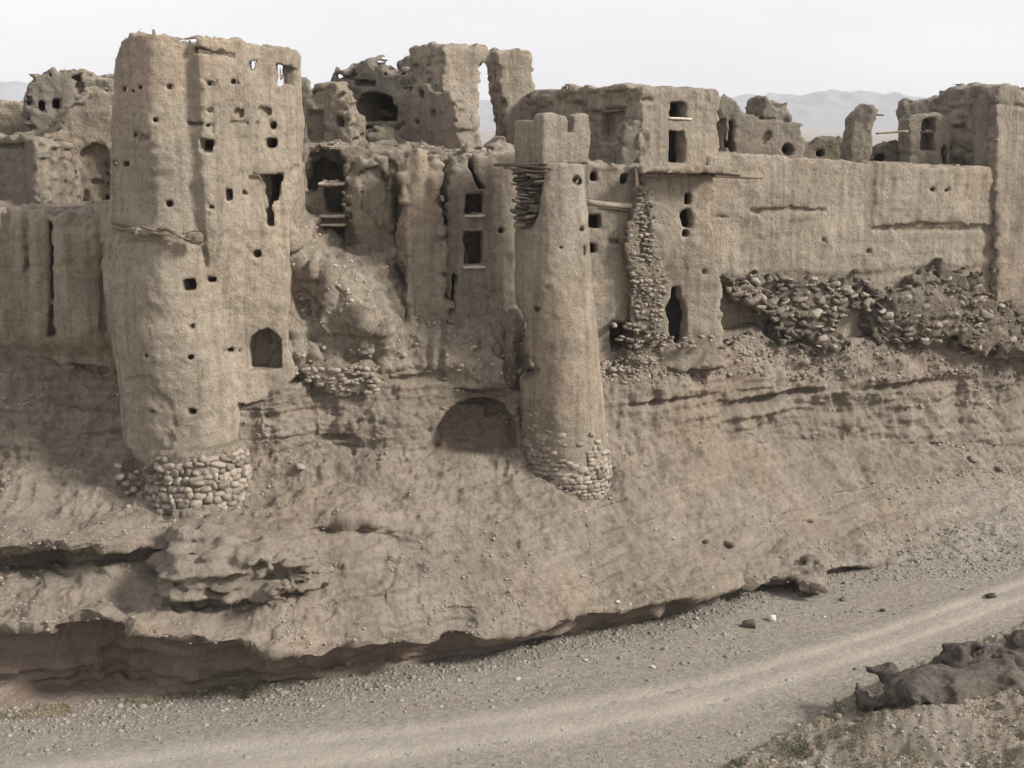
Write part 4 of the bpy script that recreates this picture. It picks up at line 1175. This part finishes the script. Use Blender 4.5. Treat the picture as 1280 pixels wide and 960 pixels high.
ruin('ruined_wall', 'leaning round-topped mud pillar silhouetted before the distant mountains', 'wall', 1076, 205, 52, 4,
     [(1060,240),(1063,196),(1064,166),(1067,146),(1074,136),(1084,131),(1094,131),(1096,138),(1093,160),(1091,186),(1088,206),(1086,240)], 1.0, mat='adobe_grey', ragged=.05)
log_o = obj('wooden_pole', log_mesh(at(1091, 143, 52.2)-at(1076, 205, 52), at(1105, 144, 52.0)-at(1076, 205, 52), .05, .03), M['wood'], None, tuple(at(1076, 205, 52)))
tag(log_o, 'short wooden peg stuck out of the leaning mud pillar', 'peg')
ruin('ruined_wall', 'low dark greenish grey wall between leaning pillar and right houses', 'wall', 1110, 205, 55, 5,
     [(1080,240),(1086,186),(1100,181),(1124,180),(1136,182),(1140,240)], 1.0, holes=[(1100,199,14,12,.8,'c')], mat='dark_earth', amp=.8)
log_o = obj('wooden_pole', log_mesh((0, 0, 0), at(1095, 167, 53)-at(1135, 164, 53.2), .05, .035), M['wood'], None, tuple(at(1135, 164, 53.2)))
tag(log_o, 'thin wooden pole reaching left from the right skyline house', 'pole')
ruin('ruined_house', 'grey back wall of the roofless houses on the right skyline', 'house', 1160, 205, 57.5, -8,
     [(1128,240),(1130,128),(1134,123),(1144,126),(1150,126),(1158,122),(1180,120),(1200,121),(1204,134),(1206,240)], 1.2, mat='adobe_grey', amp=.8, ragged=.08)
ruin('ruined_house', 'small mud house front with two stacked square windows on the right skyline', 'house', 1160, 205, 54.2, 12,
     [(1136,240),(1136,150),(1142,144),(1164,142),(1176,143),(1184,152),(1188,170),(1188,240)], 0.9, holes=[(1161,155,16,14,.7),(1160,177,17,22,.7),(1181,196,6,26,.5)], mat='adobe_grey', amp=.6, ragged=.05)
ruin('ruined_wall', 'narrow mud wall with cut-off top between the right skyline house and corner tower', 'wall', 1205, 205, 55.5, 10,
     [(1190,240),(1190,168),(1206,166),(1224,166),(1230,240)], .9, mat='adobe_grey', amp=.6)
ruin('ruined_wall', 'side wall of the corner tower at right, coloured grey for its shade', 'wall', 1246, 205, 53.4, -42,
     [(1212,260),(1216,132),(1226,122),(1236,118),(1246,112),(1246,260)], .8, mat='adobe_grey', amp=.6, ragged=.06)  # shaded left face of the tower, its shade put into the greyer material

# dark collapsed masonry at the foot of the long wall
def rubble_heap(label, poly, Y0, slope, n, px, seed):
    random.seed(seed)
    xs_ = [a for a, b in poly]
    cx_, cy_ = sum(xs_)/len(xs_), sum(b for a, b in poly)/len(poly)
    t, v = ruin('rubble_heap', label, 'rubble', cx_, cy_, Y0 + slope*(cx_-px), 22, poly, .9, mat='dark_earth', parts=True, amp=1.7, ragged=.22, k=.3)
    Pz = np.array(poly, float); got = 0; tries = 0
    while got < n and tries < 9000:
        tries += 1
        a, b = random.uniform(min(xs_), max(xs_)), random.uniform(Pz[:, 1].min(), Pz[:, 1].max())
        if sd_poly(poly, np.array(a), np.array(b)) > -1: continue
        uz_ = v.uz(a, b)
        s_ = random.choice((.14, .2, .26, .34, .46))*random.uniform(.8, 1.2)
        stone(t, np.array([v.c*uz_[0] - .02*v.s, v.s*uz_[0] + .02*v.c, uz_[1]]), (s_, random.uniform(.2, .4), s_*random.uniform(.25, .6)),
              random.choices(('stone_dark', 'brick', 'dark_earth'), (.26, .40, .34))[0], (random.uniform(-.6, .6), random.uniform(-.6, .6), v.th + random.uniform(-.7, .7)))
        got += 1
    return t
random.seed(1)
rubble_heap('dark heap of collapsed masonry under the left end of the long wall', [(900,350),(906,344),(985,346),(1060,350),(1076,372),(1064,390),(1048,410),(1062,432),(1010,440),(990,430),(970,402),(940,382),(918,376)], 48.75, .0175, 190, 1000, 1)
rubble_heap('dark jagged heap of collapsed masonry under the right end of the long wall', [(1066,356),(1078,344),(1090,350),(1108,366),(1130,370),(1150,352),(1176,346),(1208,344),(1226,352),(1246,372),(1290,384),(1360,390),(1360,430),(1290,440),(1240,440),(1190,428),(1130,432),(1100,424),(1084,392)], 50.2, .0175, 260, 1080, 2)
random.seed(5)
ruin('ruined_wall', 'dark pointed snag of broken wall rising from the right rubble heap', 'wall', 1180, 350, 52.0, 15,
     [(1172,380),(1174,350),(1175,332),(1178,322),(1184,330),(1190,342),(1206,346),(1214,380)], .5, mat='dark_earth', h=.06, ragged=.05, amp=.6)

# ------------------------------------------------------------------ rock ledges of the bank
def rock(name, label, px, py, Y, rx, ry, rz, mat, seed, h=.06, strat=.09, theta=0, flat=True):
    v = Vol(px, py, Y, theta, h)
    v.grid(-rx-.5, rx+.5, -ry-.5, ry+.5, -rz-.4, rz+.5)
    d_ = (np.abs(v.U/rx)**3 + np.abs(v.W/ry)**2.4 + np.abs(v.Z/rz)**2.6)**(1/2.6) - 1
    Fv = d_*min(rx, ry, rz) + strat*1.2*v.noise((1.5, 1.5, .22)) + strat*.7*v.noise((.8, .8, .12)) + v.rough(1.6) + .22*v.noise(.8) + .14*v.noise(.4)
    if flat: Fv = Fv + 0.045*np.sin(v.Z*math.pi*2/.36 + 2.5*v.noise((1.2, 1.2, 1)))
    o = v.place(name, Fv, M[mat])
    return tag(o, label, 'rock', kind='thing')
rock('rock_ledge', 'layered rock ledge jutting from the bank below the tall tower', 304, 704, 34.3, 2.25, 2.0, .88, 'rock', 3, strat=.12)
rock('rock_ledge', 'thin dark layered ledge along the foot of the bank at right', 962, 720, 40.6, 1.3, .6, .16, 'rock', 4, flat=False, strat=.05)
rock('rock_outcrop', 'dark broken rock outcrop with shadowed underside on the near right bank', 1208, 872, 30.3, 2.1, 1.5, .72, 'darkrock', 5, theta=14, flat=False, strat=.05)
rock('rock_outcrop', 'brown rock slab behind the dark outcrop at the right border', 1290, 836, 31.8, 1.7, 1.1, .75, 'darkrock', 6, theta=20, flat=False, strat=.05)
rock('rock_outcrop', 'dark rock in the lower right corner', 1275, 945, 28.2, 1.0, .8, .7, 'darkrock', 7, flat=False, strat=.04)


# ------------------------------------------------------------------ loose stones, scrub
BV = BANKV
def surf_pt(px, py):
    """nearest point of the bank surface on a bearing"""
    qx, qy = pix(BV)
    d_ = (qx - px)**2 + (qy - py)**2 + 1e6*(segid < 3.2)
    near = d_ < d_.min() + 6
    yy = np.where(near, BV[..., 1], 1e9)
    i = np.unravel_index(np.argmin(yy), yy.shape)
    return BV[i]
def loose(L, label, mk, group, cat='stone'):
    for (px, py, s_) in L:
        p = surf_pt(px, py)
        o = stone(None, p + np.array([0, 0, s_*.22]), (s_*random.uniform(.9, 1.3), s_*random.uniform(.8, 1.1), s_*random.uniform(.55, .8)), mk, name='loose_stone')
        tag(o, label, cat, group, 'thing')
for (px, py, s_, lb, mk) in (
    (733,825,.12,'pale stone on the gravel, straight below the slim tower','stone_pale'), (773,751,.10,'pale stone at the lip of the dark hollow in the bank foot','stone_pale'),
    (872,772,.13,'pale stone on the gravel just right of the dark hollow','stone_pale'), (815,832,.12,'pale stone at the upper edge of the track, below the dark hollow','stone_pale'),
    (648,848,.14,'pale stone farthest left on the gravel below the bank','stone_pale'), (965,773,.26,'largest pale stone on the gravel, beside a dark stone','stone_pale'),
    (1032,771,.10,'pale stone farthest right on the gravel beside the track','stone_pale'), (376,587,.28,'lone angular stone on the slope between the two towers','brick'),
    (913,680,.30,'large dark stone on the bare slope above the thin rock ledge','stone_dark'), (884,676,.16,'small dark stone left of the larger one on the bare slope','stone_dark'),
    (1015,652,.18,'dark stone high on the slope, right of the larger dark stone','stone_dark'), (937,782,.32,'dark stone on the gravel beside the largest pale stone','stone_dark'),
    (1054,749,.20,'dark stone on the gravel above the middle of the track','stone_dark'), (1105,763,.16,'small dark stone at the upper edge of the track at right','stone_dark'),
    (1240,746,.28,'dark stone lying on the track near the right border','stone_dark'), (1216,574,.34,'larger dark stone at the cliff foot near the right border','stone_dark'),
    (1248,585,.26,'smaller dark stone at the cliff foot, nearest the right border','stone_dark')):
    loose([(px, py, s_)], lb, mk, None)
loose([(822,766,.6)], 'pale boulder in the dark hollow at the foot of the bank', 'stone', None, 'boulder')

# scatter of small stones: too many to count
def pebble_mesh(pts, sizes, name, mat, label):
    t_ = (1 + 5**.5)/2
    ico = np.array([(-1,t_,0),(1,t_,0),(-1,-t_,0),(1,-t_,0),(0,-1,t_),(0,1,t_),(0,-1,-t_),(0,1,-t_),(t_,0,-1),(t_,0,1),(-t_,0,-1),(-t_,0,1)])/1.9
    fc = np.array([(0,11,5),(0,5,1),(0,1,7),(0,7,10),(0,10,11),(1,5,9),(5,11,4),(11,10,2),(10,7,6),(7,1,8),(3,9,4),(3,4,2),(3,2,6),(3,6,8),(3,8,9),(4,9,5),(2,4,11),(6,2,10),(8,6,7),(9,8,1)])
    n = len(pts)
    an = RNG.uniform(0, 6.28, n)
    sc = sizes[:, None, None] * RNG.uniform(.6, 1.25, (n, 12, 1)) * np.stack([RNG.uniform(.7, 1.2, n), RNG.uniform(.6, 1, n), RNG.uniform(.4, .75, n)], -1)[:, None, :]
    V = ico[None]*sc
    c_, s_ = np.cos(an)[:, None], np.sin(an)[:, None]
    V = np.stack([V[..., 0]*c_ - V[..., 1]*s_, V[..., 0]*s_ + V[..., 1]*c_, V[..., 2]], -1) + pts[:, None, :]
    Q = (fc[None] + 12*np.arange(n)[:, None, None]).reshape(-1, 3)
    me = mesh_np(name, V.reshape(-1, 3), Q, smooth=False, n=3)
    tag(obj(name, me, mat), label, kind='stuff')
def pick(mask, n):
    ij = np.argwhere(mask); k = RNG.integers(0, len(ij), n)
    i, j = ij[k, 0], ij[k, 1]
    i2 = np.minimum(i+1, NR-1); j2 = np.minimum(j+1, NC-1)
    f, g_ = RNG.uniform(0, 1, (n, 1)), RNG.uniform(0, 1, (n, 1))
    return BV[i, j]*(1-f)*(1-g_) + BV[i2, j]*f*(1-g_) + BV[i, j2]*(1-f)*g_ + BV[i2, j2]*f*g_
sg2 = segid*np.ones((1, NC))
def pmat(name, lo, hi):
    m, nt, b = new_mat(name)
    n = nz_node(nt, geo_pos(nt), 3.1, 2, .5)
    nt.links.new(ramp(nt, n, [(.3, lo), (.7, hi)]), b.inputs['Base Color'])
    return m
cl_ = pnoise(BV, 1.4, 81) + .5*pnoise(BV, .5, 82)
m1 = (sg2 > 4.2) & (sg2 < 11) & (cl_ > .1)
pebble_mesh(pick(m1, 5000), RNG.gamma(2.0, .013, 5000) + .012, 'slope_pebbles', pmat('slope_pebble', (.20, .167, .135), (.31, .262, .214)), 'small stones strewn over the bare bank slope')
m2 = (sg2 > 14.0) & (sg2 < 15.0)
m2b = (sg2 > 6.0) & (sg2 < 14) & (PX[None, :] > 1080)
m3 = (sg2 > 15.0) & (sg2 < 15.95)
pg = np.concatenate([pick(m2, 5000), pick(m2b, 2500), pick(m3, 4500)])
pebble_mesh(pg, RNG.gamma(2.0, .015, len(pg)) + .016, 'river_gravel', pmat('gravel_pebble', (.15, .132, .114), (.285, .257, .226)), 'grey gravel covering the river bed')
m4 = (sg2 > 3.0) & (sg2 < 4.4)
pc_ = pick(m4 & (cl_ > .35), 900)
pebble_mesh(pc_, RNG.gamma(2, .02, 900) + .02, 'cliff_stones', pmat('cliff_stone', (.18, .15, .12), (.34, .29, .235)), 'stones bedded in the upper cliff')
sp_ = (sg2 > 2.95) & (sg2 < 3.75) & (PX[None, :] > 745) & (cl_ > -.3)
pebble_mesh(pick(sp_, 1500), RNG.gamma(2.0, .028, 1500) + .02, 'spilled_stones', pmat('spilled_stone', (.10, .085, .07), (.32, .27, .22)), 'broken stones spilled down the slope below the dark rubble heaps')
# talus stones
ij = RNG.integers(0, 249, 420), RNG.integers(0, 299, 420)
pebble_mesh(TALUS[ij], RNG.gamma(2, .02, 420) + .02, 'debris_stones', pmat('debris_stone', (.24, .20, .155), (.43, .36, .29)), 'lumps of fallen mud on the debris slope')

def tuft(name, label, cat, px, py, hgt, wid, n, seed, mat='leaf', bush=True):
    rg = np.random.default_rng(seed)
    p = surf_pt(px, py)
    V, Fc = [], []
    nst = max(8, n//14)
    for i in range(nst):
        a = rg.uniform(0, 6.28); lean = math.sqrt(rg.uniform(0, 1))
        tip = np.array([math.cos(a)*lean*wid*.5, math.sin(a)*lean*wid*.5, hgt*(1 - .55*lean**2)*rg.uniform(.6, 1.1)])
        k = len(V); w_ = .006
        V += [np.array([-w_, 0, -.03]), np.array([w_, 0, -.03]), tip]
        Fc.append([k, k+1, k+2])
        for j in range(22):
            f = rg.uniform(.25, 1.05)
            c = tip*f + rg.normal(0, .035, 3)
            e1 = rg.normal(0, 1, 3); e1 /= np.linalg.norm(e1)
            e2 = np.cross(e1, rg.normal(0, 1, 3)); e2 /= np.linalg.norm(e2)
            l_, q_ = rg.uniform(.02, .042), rg.uniform(.008, .016)
            k = len(V)
            V += [c - e1*l_, c + e2*q_, c + e1*l_, c - e2*q_]
            Fc.append([k, k+1, k+2, k+3])
    me = bpy.data.meshes.new(name); me.from_pydata([tuple(x) for x in V], [], Fc); me.update()
    o = obj(name, me, M[mat], None, tuple(p))
    return tag(o, label, cat, kind='thing')
tuft('shrub', 'small dark green shrub at the edge of the near right bank', 'shrub', 1048, 893, .42, .55, 260, 1)
tuft('shrub', 'low spreading green shrub near the bottom edge, left of the dark outcrop', 'shrub', 995, 940, .22, .95, 260, 2)
tuft('shrub', 'flat green plant patch at the bottom border, farthest left on the near bank', 'shrub', 925, 956, .14, .9, 200, 3)
tuft('shrub', 'brownish green tuft just left of the dark rock outcrop', 'shrub', 1082, 888, .25, .35, 120, 4)
tuft('shrub', 'lone green tuft at the foot of the overhanging bank at left', 'shrub', 309, 870, .22, .36, 150, 5)
tuft('shrub', 'small dark plant at the top of the slope right of the canopied pavilion', 'shrub', 964, 432, .35, .45, 140, 6)
# dry grass on the near bank and along the foot of the bank
def grass(name, pts, hg, mat, label):
    n = len(pts)
    a = RNG.uniform(0, 6.28, n); h_ = hg*RNG.uniform(.4, 1.2, n)
    sd = np.stack([np.cos(a), np.sin(a), 0*a], -1)*.012
    ln = np.stack([RNG.normal(0, .4, n)*h_, RNG.normal(0, .4, n)*h_, h_], -1)
    V = np.stack([pts - sd, pts + sd, pts + ln], 1).reshape(-1, 3)
    me = mesh_np(name, V, np.arange(3*n).reshape(-1, 3), False, 3)
    tag(obj(name, me, mat), label, kind='stuff')
bdv = bank_d(BV[..., 0], BV[..., 1])
gm = pmat('dry_grass_blade', (.14, .125, .06), (.30, .25, .15))
pn_ = (sg2 > 15) & (bdv > .2)
pebble_mesh(pick(pn_, 2600), RNG.gamma(2.0, .016, 2600) + .012, 'bank_pebbles', pmat('bank_pebble', (.13, .112, .092), (.36, .32, .27)), 'small stones strewn over the near right bank')
gsel = (sg2 > 15) & (bdv > .5) & (pnoise(BV, .8, 90) > -.05)
grass('dry_grass', pick(gsel, 16000), .08, gm, 'sparse dry yellow green grass on the near right bank')
gs2 = (np.abs(sg2 - 14.25) < .22) & (PX[None, :] < 330) & (pnoise(BV, (1.2, .4, 1), 91) > .1)
grass('foot_grass', pick(gs2, 2500), .09, gm, 'thin line of dry grass along the foot of the overhanging bank')

# ------------------------------------------------------------------ far mountains and the air in between
mx = np.linspace(-4600, 4600, 620); my = np.linspace(3600, 5200, 90)
MX, MY = np.meshgrid(mx, my)
MP = np.stack([MX, MY, 0*MX], -1)
base_ = 13.4 + .024*np.clip(MY-1500, 0, 9e9)
shape = sstep(3600, 4500, MY)
rd = (1 - np.abs(pnoise(MP, 900, 3)))*.42 + (1-np.abs(pnoise(MP, (300, 420, 1), 4)))*.36 + .26*(.5-np.abs(pnoise(MP, (130, 300, 1), 5))) + .10*(.5-np.abs(pnoise(MP, 60, 6)))
rd = rd + .55*np.exp(-((MX+1830)/230)**2) + .16*np.exp(-((MX-1180)/300)**2) + .10*np.sin(MX/140+1)*pnoise(MP, 500, 8)
MP[..., 2] = base_ - 12 + shape*(168*np.clip(rd - .18, 0, 2))
me = mesh_np('mountains', MP.reshape(-1, 3), grid_quads(90, 620))
mm = pmat('mountain_rock', (.13, .13, .14), (.21, .20, .205))
tag(obj('mountains', me, mm), 'low bare mountain range far behind the ruins', kind='structure')

hz = bpy.data.meshes.new('haze')
x0, x1, y0, y1, z0, z1 = -5200, 5200, -150, 5600, -3, 330
hv = [(x, y, z) for x in (x0, x1) for y in (y0, y1) for z in (z0, z1)]
hz.from_pydata(hv, [], [(0,1,3,2),(4,6,7,5),(0,4,5,1),(2,3,7,6),(0,2,6,4),(1,5,7,3)])
hz.update()
hm = bpy.data.materials.new('haze'); hm.use_nodes = True
hn = hm.node_tree; hn.nodes.clear()
ho = hn.nodes.new('ShaderNodeOutputMaterial'); hp = hn.nodes.new('ShaderNodeVolumePrincipled')
hp.inputs['Color'].default_value = (.93, .95, 1.0, 1); hp.inputs['Density'].default_value = 1.8e-4; hp.inputs['Anisotropy'].default_value = 0.0
hn.links.new(hp.outputs[0], ho.inputs['Volume'])
hob = obj('haze', hz, hm)
tag(hob, 'thin dusty haze in the air', kind='stuff')
